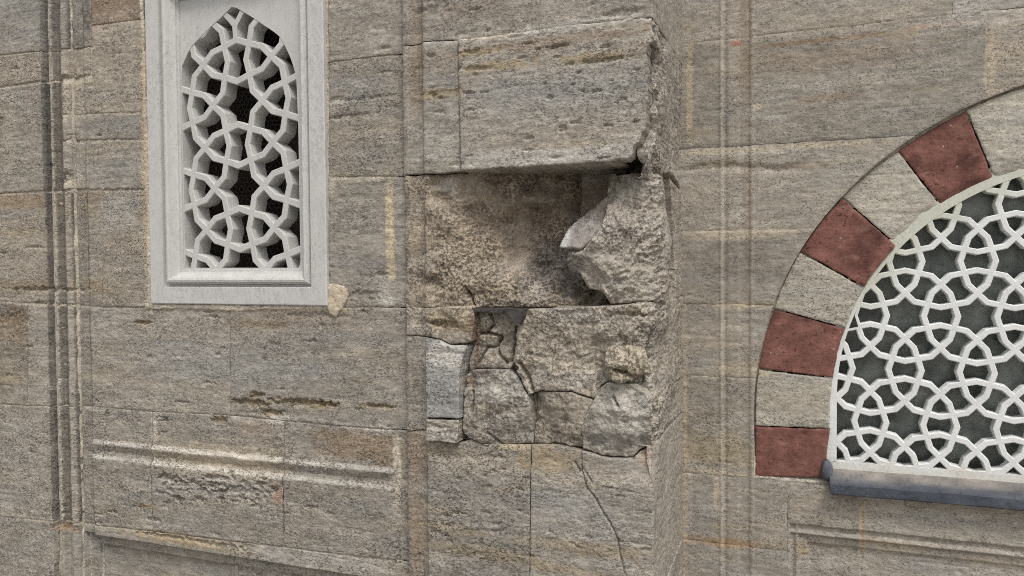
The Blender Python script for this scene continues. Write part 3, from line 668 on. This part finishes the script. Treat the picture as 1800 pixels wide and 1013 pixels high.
make_stone('broken_stone', [BP(1021, 265, .235), BP(1112, 262, .235), BP(1102, 298, .235), BP(1097, 330, .235), BP(1078, 352, .235), BP(1045, 382, .235), BP(1018, 392, .235), BP(1021, 350, .235)], 'B', but, mat=M_SOFT, base=np.array([.20, .175, .145]), res=.004, back=.3,
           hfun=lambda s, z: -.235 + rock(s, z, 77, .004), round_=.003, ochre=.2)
# large cracked lump on the right of the hollow
CH = [(1100, 309, .20), (1150, 310, .12), (1120, 330, .13), (1090, 345, .11), (1085, 372, .05), (1070, 395, .03), (1045, 425, .005), (1010, 440, .01), (1000, 455, .035), (1010, 480, .05), (1025, 490, .035), (1040, 505, .03), (1060, 512, .03), (1085, 530, .04),
      (1110, 360, .05), (1130, 350, .065), (1120, 400, .0), (1100, 420, .012), (1075, 440, .03), (1060, 470, .005), (1090, 470, .02), (1130, 440, .012), (1100, 500, .02), (1140, 500, .015), (1130, 530, .025), (1148, 420, .02), (1148, 520, .02),
      ('S', .05, 350, .035), ('S', .10, 330, .03), ('S', .08, 420, .01), ('S', .08, 500, .0), ('S', .2, 400, .01), ('S', .2, 500, .0), ('S', .22, 320, .01), ('S', .3, 420, .0)]
B([(1099, 306, .20), (1150, 303, .1), ('s', 1174, 309), ('s', 1179, 318), ('s', 1183, 370), ('s', 1187, 460), ('s', 1187, 529), (1150, 534), (1086, 534, .04), (1067, 517, .03), (1057, 512, .03), (1035, 507, .03), (1019, 482, .035), (1003, 477, .04), (995, 460, .035), (998, 444, .02), (1023, 440, .012), (1053, 409, .03), (1070, 385, .055), (1086, 357, .10), (1084, 339, .12), (1095, 319, .16)],
  np.array([.37, .333, .278]), name='broken_stone', amp=.018, crk=[([('s', 1178, 312), ('s', 1181, 370), ('s', 1184, 440), ('s', 1186, 500)], .028, .06)], ctrl=CH, back=.30, mapf=lambda s, z, h: map_but(s, z, h, .19), rough_edge=.003, res=.003, ochre=.2, round_=.010, rw=.012)
B([('s', 1181, 312), ('S', SE, 304), ('S', SE, 535), ('s', 1189, 530), ('s', 1189, 460), ('s', 1185.5, 370)], TAN, gap=.003, amp=.004, name='broken_stone', ctrl=[('S', .4, 400, .005), ('S', .3, 330, .004), ('S', .5, 500, .0)])
# broken lower course
B([(707, 541), (748, 541), (827, 538), (832, 548), (832, 566), (827, 590), (825, 600), (818, 604), (789, 605), (770, 596), (748, 592), (707, 590)], TAN * 1.05, name='broken_stone', amp=.009, ctrl=[(715, 560, .0), (740, 580, .0), (740, 550, 0), (760, 560, .0), (800, 550, .0), (775, 570, .02), (800, 590, .012), (820, 560, .0), (760, 590, .01)], ochre=.5)
B([(748, 593), (770, 597), (789, 606), (818, 606), (820, 613), (813, 640), (810, 662), (809, 736), (748, 734)], BLUE * 1.2, proud=.010, relief=.004, gap=.0016, rough_edge=.003, res=.0035)
B([(748, 735), (809, 737), (808, 779), (790, 777), (749, 775)], GREY * 1.12, proud=.014, relief=.006, gap=.0018, rough_edge=.003, res=.0035, back=.1)
B([(829, 556), (836, 548), (893, 549), (905, 560), (902, 600), (897, 640), (890, 650), (850, 649), (826, 652), (815, 662), (815, 640), (823, 610)], TAN * .95, name='broken_stone', amp=.012, rough_edge=.004,
  ctrl=[(832, 600, .055), (850, 560, .03), (880, 560, .035), (860, 600, .03), (880, 620, .03), (860, 640, .02), (820, 645, .05), (895, 600, .04), (838, 560, .05)],
  crk=[([(836, 587), (858, 588), (875, 594), (868, 610), (872, 625), (885, 640)], .005, .03), ([(856, 552), (861, 572), (848, 588)], .004, .025), ([(903, 575), (899, 610), (893, 640)], .005, .03), ([(835, 640), (850, 612), (866, 612)], .004, .02)])
B([(815, 662), (826, 653), (850, 650), (890, 651), (905, 664), (913, 680), (925, 700), (930, 716), (932, 782), (870, 784), (845, 781), (822, 772), (810, 762), (810, 690)], GREY * 1.05, name='broken_stone', amp=.013, rough_edge=.003, back=.1,
  ctrl=[(820, 670, .03), (850, 660, .01), (880, 665, -.005), (900, 690, .0), (870, 700, -.02), (910, 720, .01), (925, 760, .03), (880, 740, .0), (840, 740, .005), (840, 770, .0), (900, 770, .02), (815, 720, .02), (822, 750, .01), (870, 775, .012)],
  crk=[([(826, 690), (829, 705), (826, 725)], .004, .03), ([(855, 762), (880, 783)], .004, .02)])
B([(926, 700), (945, 691), (1000, 691), (1040, 706), (1030, 728), (1019, 759), (1020, 791), (985, 784), (933, 783), (931, 716)], TAN * .95, name='broken_stone', amp=.012, rough_edge=.003,
  ctrl=[(940, 710, .06), (950, 740, .055), (938, 770, .04), (975, 700, .02), (1000, 720, .015), (985, 745, .025), (970, 770, .045), (1010, 760, .02), (1010, 785, .03), (995, 690, .015)],
  crk=[([(933, 690), (936, 715), (932, 745)], .006, .03)])
B([(905, 560), (925, 543), (1150, 534), ('S', SE, 534), ('S', SE, 786), (1150, 786), (1159, 773), (1149, 745), (1148, 708), (1133, 690), (1119, 677), (1065, 674), (1053, 682), (1044, 706), (1000, 690), (945, 690), (925, 697), (906, 663), (898, 640), (903, 600)],
  np.array([.38, .335, .27]), name='broken_stone', amp=.012, mapf=lambda s, z, h: map_but(s, z, h, .15), ochre=.35, back=.12, gap=.0016,
  ctrl=[(915, 570, .02), (950, 550, .01), (1000, 545, .005), (1100, 540, .0), (960, 600, .02), (1000, 580, .015), (1050, 570, .01), (1110, 580, .0), (1020, 620, .025), (1055, 640, .05), (1060, 620, .045), (1100, 600, .03), (1140, 620, .025), (930, 650, .02), (980, 660, .01), (1030, 670, .015), (1060, 668, .04), (1110, 670, .04), (1140, 660, .03), (1148, 700, .02),
        ('S', .04, 560, .0), ('S', .04, 640, .03), ('S', .10, 600, .02), ('S', .10, 700, .01), ('S', .25, 560, .0), ('S', .25, 640, .03), ('S', .3, 700, .0), ('S', .5, 560, 0), ('S', .5, 700, 0), ('S', .08, 770, .0)],
  crk=[([(910, 640), (925, 665), (933, 690)], .006, .03), ([(905, 650), (895, 640)], .005, .02), ([('S', .06, 590), ('S', .05, 640), ('S', .02, 680)], .004, .03), ([(1119, 676), (1133, 690), (1148, 708)], .003, .03)])
B([(1030, 728), (1041, 707), (1053, 683), (1065, 674), (1119, 677), (1133, 691), (1147, 708), (1149, 746), (1156, 773), (1147, 783), (1122, 794), (1110, 806), (1070, 805), (1022, 792), (1019, 759)], np.array([.385, .35, .295]), name='broken_stone', amp=.013, rough_edge=.002, back=.12,
  ctrl=[(1035, 735, .01), (1060, 690, .02), (1100, 690, .01), (1090, 720, -.02), (1130, 710, .0), (1050, 750, .005), (1040, 780, .02), (1100, 760, -.008), (1140, 750, .008), (1090, 795, .02), (1140, 780, .03)],
  crk=[([(1078, 700), (1087, 713)], .004, .02), ([(1104, 775), (1105, 790)], .004, .012)])
# base course
B([(707, 758), (747, 757), (748, 776), (807, 779), (825, 774), (845, 781), (932, 784), (930, 1220), (707, 1220)], WARM * .92, gap=.001, ctrl=[(710, 800, 0), (740, 790, 0), (730, 900, 0), (780, 790, .016), (850, 795, .010), (910, 800, .006), (760, 830, .004), (850, 840, 0), (850, 950, 0), (920, 950, 0)], relief=.003, ochre=.3)
B([(932, 784), (985, 785), (1022, 794), (1070, 807), (1110, 807), (1122, 796), (1147, 786), ('S', SE, 786), ('S', SE, 1057), (930, 1057)], GREY * .98, gap=.001, res=.0034, relief=.003, ochre=.3,
  ctrl=[(960, 800, .012), (1010, 810, .014), (1090, 815, .008), (1130, 815, .02), (1145, 800, .03), (960, 850, 0), (1050, 860, .0), (1130, 870, 0), (1000, 1000, 0), ('S', .1, 820, 0), ('S', .4, 900, 0)],
  crk=[([(1019, 790), (1021, 830), (1030, 855), (1048, 880), (1062, 905), (1075, 925), (1085, 950), (1090, 980), (1096, 1010)], .0021, .011), ([(1008, 815), (1018, 832)], .004, .012), ([(1020, 820), (1040, 850)], .003, .008)])
B([(930, 1057), ('S', SE, 1057), ('S', SE, 1220), (930, 1220)], GREY * .95)
# mortar behind the joints
def core(name, pts_u, dep, parent):
    mb = MB(); xs0, xs1 = pts_u
    mb.face((xs0, dep, 0), (XC - dep, dep, 0), (XC - dep, dep, 3.1), (xs0, dep, 3.1)); mb.face((XC - dep, dep, 0), (XC - dep, YR + .05, 0), (XC - dep, YR + .05, 3.1), (XC - dep, dep, 3.1))
    return mb
for (z0, z1, dp) in ((0, BP(950, 820)[1], .045), (BP(950, 66)[1], 3.1, .045), (BP(950, 820)[1], z540, .075), (z540, BP(950, 66)[1], .34)):
    mb = MB(); xs0 = BP(706, 500)[0]; d2 = dp if dp < .3 else .06
    mb.face((xs0, dp, z0), (XC - d2, dp, z0), (XC - d2, dp, z1), (xs0, dp, z1)); mb.face((XC - d2, dp, z0), (XC - d2, YR + .05, z0), (XC - d2, YR + .05, z1), (XC - d2, dp, z1))
    mb.build('mortar', M_MORTAR, but)

# ------------------------------------------------------------------ loose pieces in the hollow
def loose(name, label, cat, pts, ctrl, base, mat, back, amp, **kw):
    P_ = PB(pts); c = ctl(ctrl); cx = sum(p[0] for p in P_) / len(P_); cz = min(p[1] for p in P_)
    o = make_stone(name, P_, 'B', None, mat=mat, base=base, res=.0026, gap=kw.get('gap', 0), back=back, hfun=lambda s, z: -(kw['plane'](s, z) if 'plane' in kw else idw(s, z, c)) + rock(s, z, _seed[0] + 90, amp) + (cracks(s, z, kw['crk']) if 'crk' in kw else 0), round_=kw.get('rnd', .006), rw=.01,
                   tint=kw.get('tint'), ochre=.15, relief=.001, rough_edge=.002)
    return tag(o, label, cat)
tipx = BP(1001, 425)[0]
def shard_tint(s, z, c):
    k = .75 * sstep(.02, -.035, s - tipx + .03 * fbm(s * 30, z * 30, 3, 5))[:, None]
    return c * (1 - k) + np.array([.64, .63, .60])[None, :] * k
_q = np.array(ctl([(1071, 345, .118), (983, 426, .018), (1036, 420, .034)])); _pl = np.linalg.solve(np.c_[_q[:, :2], np.ones(3)], _q[:, 2])
_a, _b = BP(1003, 395, .03), BP(1012, 440, .02); _n = np.array([_b[1] - _a[1], -(_b[0] - _a[0])]); _n = _n / np.linalg.norm(_n) * np.sign(-_n[0])
_a2, _b2 = BP(1050, 350, .1), BP(990, 425, .03); _m = np.array([-(_b2[1] - _a2[1]), _b2[0] - _a2[0]]); _m = _m / np.linalg.norm(_m) * np.sign(_m[1])
def shard_plane(s, z):
    d = _pl[0] * s + _pl[1] * z + _pl[2]
    t = (s - _a[0]) * _n[0] + (z - _a[1]) * _n[1]; t2 = (s - _a2[0]) * _m[0] + (z - _a2[1]) * _m[1]
    return d - .004 + .10 * np.maximum(t, 0) + .45 * np.maximum(t2 + .02, 0)
loose('stone_shard', 'split purplish grey wedge with a white tip, cracked off the rough lump in the hollow', 'stone',
      [(1071, 341, .12), (1080, 352, .11), (1078, 366, .09), (1069, 385, .07), (1053, 410, .045), (1041, 427, .03), (1021, 442, .02), (998, 438, .015), (980, 436, .015), (983, 423, .015), (992, 402, .035), (1011, 385, .055), (1038, 366, .085), (1057, 350, .11)],
      [(1071, 345, .115), (1060, 365, .085), (1040, 390, .045), (1012, 395, .045), (1000, 418, .008), (985, 430, .012), (1020, 430, .012), (1040, 372, .085), (1035, 415, .025)], np.array([.215, .19, .172]), M_BROKEN, .16, .010, tint=shard_tint, rnd=.010, gap=.0014, plane=shard_plane)
loose('stone_chunk', 'yellowish crumbly stone chunk split by a crack, stuck on the broken lower course', 'stone',
      [(1060, 612), (1079, 607), (1105, 609), (1128, 619), (1136, 642), (1141, 662), (1116, 666), (1110, 672), (1087, 675), (1065, 667), (1056, 657), (1064, 647), (1058, 626)],
      [(1065, 615, .01), (1100, 615, .01), (1090, 640, -.03), (1125, 640, -.01), (1135, 660, .01), (1070, 640, -.015), (1090, 665, -.025), (1060, 660, .02), (1110, 668, .0)], np.array([.385, .335, .255]), M_BROKEN, .06, .010, rnd=.016,
      crk=[([(1083, 650), (1100, 654), (1112, 664), (1141, 661)], .005, .035)])
# iron clamp bedded in the joint
clamp = thing('iron_clamp', 'dark rusted iron clamp lying in the joint at the bottom of the hollow', 'clamp', (BP(870, 545)[0], 0, BP(870, 545)[1]))
mb = MB(); a = BP(832, 541, .03); b = BP(902, 546, .03); mb.box((a[0], .004, b[1] - .006), (b[0], .06, a[1] + .0)); o = mb.build('bar', M_IRON, clamp)
mb = MB()
pp = [BP(u, v, -.004) for u, v in ((884, 543), (921, 544), (921, 556), (914, 571), (909, 572), (903, 562), (890, 549))]
n_ = len(pp); mb.face(*[(x, -.006 - .004 * (i % 3), z) for i, (x, z) in enumerate(pp)])
for i in range(n_):
    (x0, z0), (x1, z1) = pp[i], pp[(i + 1) % n_]; mb.face((x1, -.006 - .004 * ((i + 1) % n_ % 3), z1), (x0, -.006 - .004 * (i % 3), z0), (x0, .04, z0), (x1, .04, z1))
mb.build('plate', M_IRON, clamp)

# ================================================================== LATTICE: star pattern of crossing rings
def lattice(c, a, rot, inside, y0, wid, depth, ch, flare, b1=.15, b2=.115):
    """3.4.6.4 net with bowed edges; every opening is a hole with its own walls. Returns a mesh builder."""
    e = a / 2.7320508; mb = MB()
    A = [rot + k * math.pi / 3 for k in range(6)]                # directions to the neighbours
    v1 = np.array([math.cos(A[0]), math.sin(A[0])]) * a; v2 = np.array([math.cos(A[1]), math.sin(A[1])]) * a
    c = np.array(c)
    def mid(p, q, k, bul):                                       # bow an edge away from ring centre k
        m_ = (p + q) / 2; d = m_ - k; d = d / np.linalg.norm(d); return m_ + d * bul * e
    def hexv(h, k): t = A[k] + math.pi / 6; return h + e * np.array([math.cos(t), math.sin(t)])
    tiles = []
    R_ = range(-9, 10)
    for i in R_:
        for j in R_:
            h = c + v1 * i + v2 * j
            P_ = []
            for k in range(6):                                   # star: edge k faces neighbour k
                p, q = hexv(h, k - 1), hexv(h, k); nb = h + a * np.array([math.cos(A[k]), math.sin(A[k])])
                P_ += [p, mid(p, q, nb, b1)]
            tiles.append(P_)
            for k in range(3):                                   # barrels
                nb = h + a * np.array([math.cos(A[k]), math.sin(A[k])])
                p0, p1 = hexv(h, k - 1), hexv(h, k); q0, q1 = hexv(nb, k + 2), hexv(nb, k + 3)      # p1->q0 , q1->p0
                kl = h + a * np.array([math.cos(A[k] + math.pi / 3), math.sin(A[k] + math.pi / 3)]); kr = h + a * np.array([math.cos(A[k] - math.pi / 3), math.sin(A[k] - math.pi / 3)])
                tiles.append([p0, mid(p0, q1, kr, b2), q1, mid(q1, q0, h, b1), q0, mid(q0, p1, kl, b2), p1, mid(p1, p0, nb, b1)])
            for k in range(2):                                   # triangles
                nb = h + a * np.array([math.cos(A[k]), math.sin(A[k])]); nc = h + a * np.array([math.cos(A[k + 1]), math.sin(A[k + 1])])
                p = hexv(h, k); q = hexv(nb, k + 2); r = hexv(nc, k + 4)
                tiles.append([p, mid(p, q, nc, b2), q, mid(q, r, h, b2), r, mid(r, p, nb, b2)])
    def inset(P_, d):
        n = len(P_); o = []
        for i in range(n):
            p, q, r = P_[i - 1], P_[i], P_[(i + 1) % n]
            d1 = (q - p) / np.linalg.norm(q - p); d2 = (r - q) / np.linalg.norm(r - q)
            n1 = np.array([-d1[1], d1[0]]); n2 = np.array([-d2[1], d2[0]]); b = n1 + n2; b = b / max(.35, (b @ b) / 2)
            o.append(q + b * d)
        return o
    for P_ in tiles:
        ce = sum(P_) / len(P_)
        if not inside(ce[0], ce[1]): continue
        ar = sum(P_[i - 1][0] * P_[i][1] - P_[i][0] * P_[i - 1][1] for i in range(len(P_)))
        if ar < 0: P_ = P_[::-1]
        i0 = inset(P_, wid / 2 - ch); i1 = inset(P_, wid / 2 + .0003); i2 = inset(P_, wid / 2 + flare); n = len(P_)
        L3 = [[(p[0], y0, p[1]) for p in P_], [(p[0], y0, p[1]) for p in i0], [(p[0], y0 + ch, p[1]) for p in i1], [(p[0], y0 + depth, p[1]) for p in i2]]
        for lo, hi in zip(L3[:-1], L3[1:]):
            for i in range(n):
                j = (i + 1) % n; mb.face(lo[i], lo[j], hi[j], hi[i])
    return mb

def fill_ring(mb, outer, inner, y):
    """flat face between an outer and an inner loop with equal counts"""
    n = len(outer)
    for i in range(n):
        j = (i + 1) % n
        mb.face((outer[i][0], y, outer[i][1]), (outer[j][0], y, outer[j][1]), (inner[j][0], y, inner[j][1]), (inner[i][0], y, inner[i][1]))
def resample(poly, n):
    P_ = np.array(poly + [poly[0]]); d = np.r_[0, np.cumsum(np.hypot(*np.diff(P_, axis=0).T))]
    t = np.linspace(0, d[-1], n, endpoint=False); return [(np.interp(x, d, P_[:, 0]), np.interp(x, d, P_[:, 1])) for x in t]

# ------------------------------------------------------------------ small marble window
mw = thing('lattice_window', 'small grey marble window with deep pointed star lattice and moulded frame in left wall', 'window', (-2.12, YL, 1.455))
X0, X1, Z0 = on_y(265, 530, YL - .012)[0], on_y(575, 530, YL - .012)[0], on_y(420, 536, YL - .012)[1]
DY = YL - .05; YP = .085 + DY
zt = on_y(300, 3, YP)[1] + .135
prof = [(0, .075), (0, .040), (.004, .037), (.068, .037), (.069, .040), (.071, .058), (.079, .060), (.082, .046), (.089, .036), (.097, .034), (.105, .038), (.112, .052), (.120, .064), (.128, .069), (.129, .076), (.138, .077), (.139, .085)]
prof = [(a, b + DY) for a, b in prof]
mb = MB()
for (o0, y0), (o1, y1) in zip(prof[:-1], prof[1:]):
    A_ = [(X0 + o0, Z0 + o0), (X1 - o0, Z0 + o0), (X1 - o0, zt - o0), (X0 + o0, zt - o0)]; B_ = [(X0 + o1, Z0 + o1), (X1 - o1, Z0 + o1), (X1 - o1, zt - o1), (X0 + o1, zt - o1)]
    for i in range(4):
        j = (i + 1) % 4; mb.face((A_[i][0], y0, A_[i][1]), (A_[j][0], y0, A_[j][1]), (B_[j][0], y1, B_[j][1]), (B_[i][0], y1, B_[i][1]))
fo = mb.build('frame', M_MARBLE, mw, merge=False)
op = [on_y(u, v, YP) for u, v in ((319, 471), (528.5, 471), (526, 300), (524.6, 222), (521, 134), (512, 104), (498, 74), (490, 62), (446, 32), (421, 17), (409.5, 10), (391, 29), (366.6, 50.6), (337, 81.5), (329.6, 95), (318, 122), (313, 150), (315, 300))]
ox0 = min(p[0] for p in op); ox1 = max(p[0] for p in op)
NP = 96
opr = resample(op, NP)
ex0, ex1, ez0, ez1 = X0 + .137, X1 - .137, Z0 + .137, zt - .137
op2 = [(min(max(x, ex0 + .004), ex1 - .004), max(z, ez0 + .004)) for x, z in opr]
cxm, czm = (ex0 + ex1) / 2, (ez0 + ez1) / 2
def to_rect(x, z):
    dx, dz = x - cxm, z - czm; t = min((ex1 - ex0) / 2 / abs(dx) if abs(dx) > 1e-6 else 9e9, (ez1 - ez0) / 2 / abs(dz) if abs(dz) > 1e-6 else 9e9)
    return cxm + dx * t, czm + dz * t
outr = [to_rect(x, z) for x, z in op2]
mb = MB(); fill_ring(mb, outr, op2, YP - .001)
# corners of the sheet
for (cx_, cz_) in ((ex0, ez0), (ex1, ez0), (ex1, ez1), (ex0, ez1)):
    ang = lambda p: math.atan2(p[1] - czm, p[0] - cxm)
    best = None
    for i in range(NP):
        j = (i + 1) % NP; p, q = outr[i], outr[j]
        if abs(p[0] - q[0]) > 1e-4 and abs(p[1] - q[1]) > 1e-4 and math.hypot(p[0] - cx_, p[1] - cz_) < .15 and math.hypot(q[0] - cx_, q[1] - cz_) < .15:
            mb.face((p[0], YP - .001, p[1]), (cx_, YP - .001, cz_), (q[0], YP - .001, q[1]))
for i in range(NP):
    j = (i + 1) % NP; p, q = op2[i], op2[j]
    mb.face((p[0], YP - .001, p[1]), (q[0], YP - .001, q[1]), (q[0], YP + .10, q[1]), (p[0], YP + .10, p[1]))
mb.build('panel', M_MARBLE, mw)
s1 = on_y(416.5, 181, YP); s2 = on_y(419, 329, YP)
aL = s1[1] - s2[1]
opA = [(x, z) for x, z in op2]
def in_op(x, z):
    sd, _, _ = poly_sd(np.array([x]), np.array([z]), opA); return sd[0] > -.085 and ex0 - .08 < x < ex1 + .08
lat = lattice((s1[0] * .5 + s2[0] * .5, s1[1]), aL, math.pi / 2, in_op, YP + .0008, .0262, .066, .0026, .001, .17, .13)
# small forked piece that fills the point of the arch
def bar(pts, wd, y0, y1):
    P_ = [np.array(on_y(u, v, YP)) for u, v in pts]; Lf, Rt = [], []
    for i, p in enumerate(P_):
        d = (P_[min(i + 1, len(P_) - 1)] - P_[max(i - 1, 0)]); d = d / np.linalg.norm(d); n = np.array([-d[1], d[0]]) * wd / 2; Lf.append(p + n); Rt.append(p - n)
    for i in range(len(P_) - 1):
        q = [(Rt[i], y0), (Rt[i + 1], y0), (Lf[i + 1], y0), (Lf[i], y0)]; lat.face(*[(a[0], b, a[1]) for a, b in q])
        for A_ in (Lf, Rt):
            lat.face((A_[i][0], y0, A_[i][1]), (A_[i + 1][0], y0, A_[i + 1][1]), (A_[i + 1][0], y1, A_[i + 1][1]), (A_[i][0], y1, A_[i][1]))
bar([(413.5, 76), (412.5, 58), (411, 44), (402, 33), (392, 22)], .021, YP + .0016, YP + .066)
bar([(411.5, 50), (413, 43), (420, 29), (428, 12)], .021, YP + .0024, YP + .066)
lat.build('lattice', M_MARBLE, mw)
# hexagonal wire netting behind the lattice
mb = MB(); hx = .0125; yw = YP + .13; wt = .0009
for i in range(int((ex1 - ex0) / (hx * math.sqrt(3))) + 3):
    for j in range(int((ez1 - ez0) / (1.5 * hx)) + 3):
        cx_ = ex0 - .02 + (i + .5 * (j % 2)) * hx * math.sqrt(3); cz_ = ez0 - .02 + j * 1.5 * hx
        P_ = [(cx_ + hx * math.cos(math.pi / 6 + k * math.pi / 3), cz_ + hx * math.sin(math.pi / 6 + k * math.pi / 3)) for k in range(6)]
        for k in (0, 1, 2):
            p, q = P_[k], P_[k + 1]; dx, dz = q[0] - p[0], q[1] - p[1]; l_ = math.hypot(dx, dz); nx_, nz_ = -dz / l_ * wt, dx / l_ * wt
            mb.face((p[0] - nx_, yw, p[1] - nz_), (q[0] - nx_, yw, q[1] - nz_), (q[0], yw - wt, q[1]), (p[0], yw - wt, p[1])); mb.face((p[0], yw - wt, p[1]), (q[0], yw - wt, q[1]), (q[0] + nx_, yw, q[1] + nz_), (p[0] + nx_, yw, p[1] + nz_))
wo_ = mb.build('wire_netting', M_WIRE, mw, merge=False)
# dark space behind: reveal, ledge and back
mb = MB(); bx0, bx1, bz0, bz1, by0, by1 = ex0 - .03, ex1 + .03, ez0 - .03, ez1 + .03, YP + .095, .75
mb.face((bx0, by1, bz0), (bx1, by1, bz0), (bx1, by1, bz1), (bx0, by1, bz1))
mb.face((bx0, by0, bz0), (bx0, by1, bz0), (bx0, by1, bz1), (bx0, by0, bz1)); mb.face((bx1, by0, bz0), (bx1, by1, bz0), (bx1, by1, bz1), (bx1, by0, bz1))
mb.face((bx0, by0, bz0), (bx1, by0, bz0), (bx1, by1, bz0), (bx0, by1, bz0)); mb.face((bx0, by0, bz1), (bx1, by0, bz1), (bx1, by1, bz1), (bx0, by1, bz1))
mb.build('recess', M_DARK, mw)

# ------------------------------------------------------------------ big arched window
aw = thing('lattice_window', 'large arched window with white star lattice before dark glass under the striped arch', 'window', (AX, YR, zsill))
YF = YR + .022
INTr = resample(INT, 160)
def shrink(poly, d):
    P_ = [np.array(p) for p in poly]; n = len(P_); o = []
    for i in range(n):
        t = P_[(i + 1) % n] - P_[i - 1]; t = t / np.linalg.norm(t); o.append((P_[i][0] + t[1] * d, P_[i][1] - t[0] * d))
    return o
ar_ = sum(INTr[i - 1][0] * INTr[i][1] - INTr[i][0] * INTr[i - 1][1] for i in range(160))
inn = shrink(INTr, .016 if ar_ < 0 else -.016)
inn = [(x, max(z, zsill + .028)) for x, z in inn]
outg = shrink(INTr, -.03 if ar_ < 0 else .03)
def stripcol(o, f):
    me = o.data; a = me.attributes.new('Col', 'FLOAT_COLOR', 'POINT'); n = len(me.vertices); co = np.empty(n * 3, np.float32); me.vertices.foreach_get('co', co); co = co.reshape(-1, 3)
    a.data.foreach_set('color', np.c_[f(co), np.ones(n)].astype(np.float32).ravel())
def plaster(co):
    n = len(co); d = np.hypot(co[:, 0] - CI[0], co[:, 2] - CI[1]) - RI
    n1 = fbm(co[:, 0] * 9, co[:, 2] * 9, 4, 3)
    k = sstep(-.12, .0, d + .03 * n1) * sstep(1.25, 1.55, co[:, 2])          # yellow-green grime along the upper arch
    k2 = .7 * sstep(zsill + .05, zsill - .01, co[:, 2] + .03 * n1)           # dirt along the sill
    b = np.array([.68, .69, .67])[None, :] * np.ones((n, 1))
    b = b * (1 - .65 * k[:, None]) + np.array([.46, .46, .34])[None, :] * .65 * k[:, None]
    return b * (1 - k2[:, None]) + np.array([.50, .44, .33])[None, :] * k2[:, None]
mb = MB(); fill_ring(mb, outg, inn, YF)
for i in range(160):
    j = (i + 1) % 160; mb.face((inn[i][0], YF, inn[i][1]), (inn[j][0], YF, inn[j][1]), (inn[j][0], YF + .03, inn[j][1]), (inn[i][0], YF + .03, inn[i][1]))
stripcol(mb.build('frame', M_PLASTER, aw), plaster)
c1 = on_y(1653.2, 653.5, YF); c2 = on_y(1528.8, 651.5, YF); c0 = on_y(1589.7, 745, YF)
aR = ((c1[0] - c2[0]) + (c1[1] - c0[1]) / .8660254) / 2
print('lattice pitch', aR, c1[0] - c2[0], (c1[1] - c0[1]) / .866)
def in_aw(x, z):
    sd, _, _ = poly_sd(np.array([x]), np.array([z]), inn); return sd[0] > -.05 and x < 1.5
lat2 = lattice(c1, aR, 0.0, in_aw, YF + .001, .0192, .040, .0022, .0015)
stripcol(lat2.build('lattice', M_PLASTER, aw), plaster)
mb = MB(); yg = YF + .075; mb.face((.05, yg, zsill - .08), (1.95, yg, zsill - .08), (1.95, yg, 2.15), (.05, yg, 2.15)); mb.build('glass', M_GLASS, aw)
# lead covered sill
xs0 = RP(1458, 850)[0]
def leadcol(co):
    n = fbm(co[:, 0] * 7, co[:, 1] * 20 + co[:, 2] * 9, 4, 8)
    b = np.array([.068, .076, .092])[None, :] * (1 + .35 * n)[:, None]
    k = .6 * sstep(YR - .045, YR + .02, co[:, 1] + .05 * n)[:, None]         # dust on the slope against the window
    return b * (1 - k) + np.array([.32, .28, .23])[None, :] * k
nseg = 120; prof2 = [(YR + .03, zsill + .004), (YR + .012, zsill - .003), (YR - .01, zsill - .016), (YR - .03, zsill - .026), (YR - .050, zsill - .036), (YR - .0535, zsill - .0375), (YR - .054, zsill - .040), (YR - .054, zsill - .062), (YR - .053, zsill - .071), (YR - .048, zsill - .075), (YR + .0, zsill - .075)]
vv = []; 
for i in range(nseg + 1):
    x = xs0 + (1.86 - xs0) * i / nseg
    for j, (y, z) in enumerate(prof2):
        wv = .0025 * perlin(np.array([x * 7.0]), np.array([j * .35]), 4)[0] if 0 < j < 9 else 0
        vv.append((x, y + wv, z + wv * .7 - .001 * math.sin(x * 9)))
np_ = len(prof2); qq = [(i * np_ + j, (i + 1) * np_ + j, (i + 1) * np_ + j + 1, i * np_ + j + 1) for i in range(nseg) for j in range(np_ - 1)]
qq = [q[::-1] for q in qq]
V_ = np.array(vv); me = mesh_np(V_, np.array(qq), leadcol(V_)); me.polygons.foreach_set('use_smooth', np.zeros(len(me.polygons), bool)); sill = link('sill', me, M_LEAD, aw)
mb = MB(); mb.face(*[vv[j] for j in range(np_)]); stripcol(mb.build('sill_end', M_LEAD, sill, merge=False), leadcol)
# lead roll dressed over the stone at the end of the sill
rc = RP(1452, 826); vv = []; nu, nv = 14, 10
for i in range(nv + 1):
    t = i / nv; zz = rc[1] + .038 - t * .076; rr = math.sin(max(.02, min(.98, t)) * math.pi) ** .45
    for k in range(nu):
        a = 2 * math.pi * k / nu; wob = 1 + .12 * math.sin(3 * a + 4 * t)
        vv.append((rc[0] + .002 + .020 * rr * math.cos(a) * wob, YR - .004 + .020 * rr * math.sin(a) * wob, zz))
qq = [(i * nu + k, (i + 1) * nu + k, (i + 1) * nu + (k + 1) % nu, i * nu + (k + 1) % nu) for i in range(nv) for k in range(nu)]
V_ = np.array(vv); link('lead_roll', mesh_np(V_, np.array(qq)[:, ::-1], np.tile([.11, .12, .14], (len(V_), 1))), M_LEAD, aw)
print('stones', ALLST)
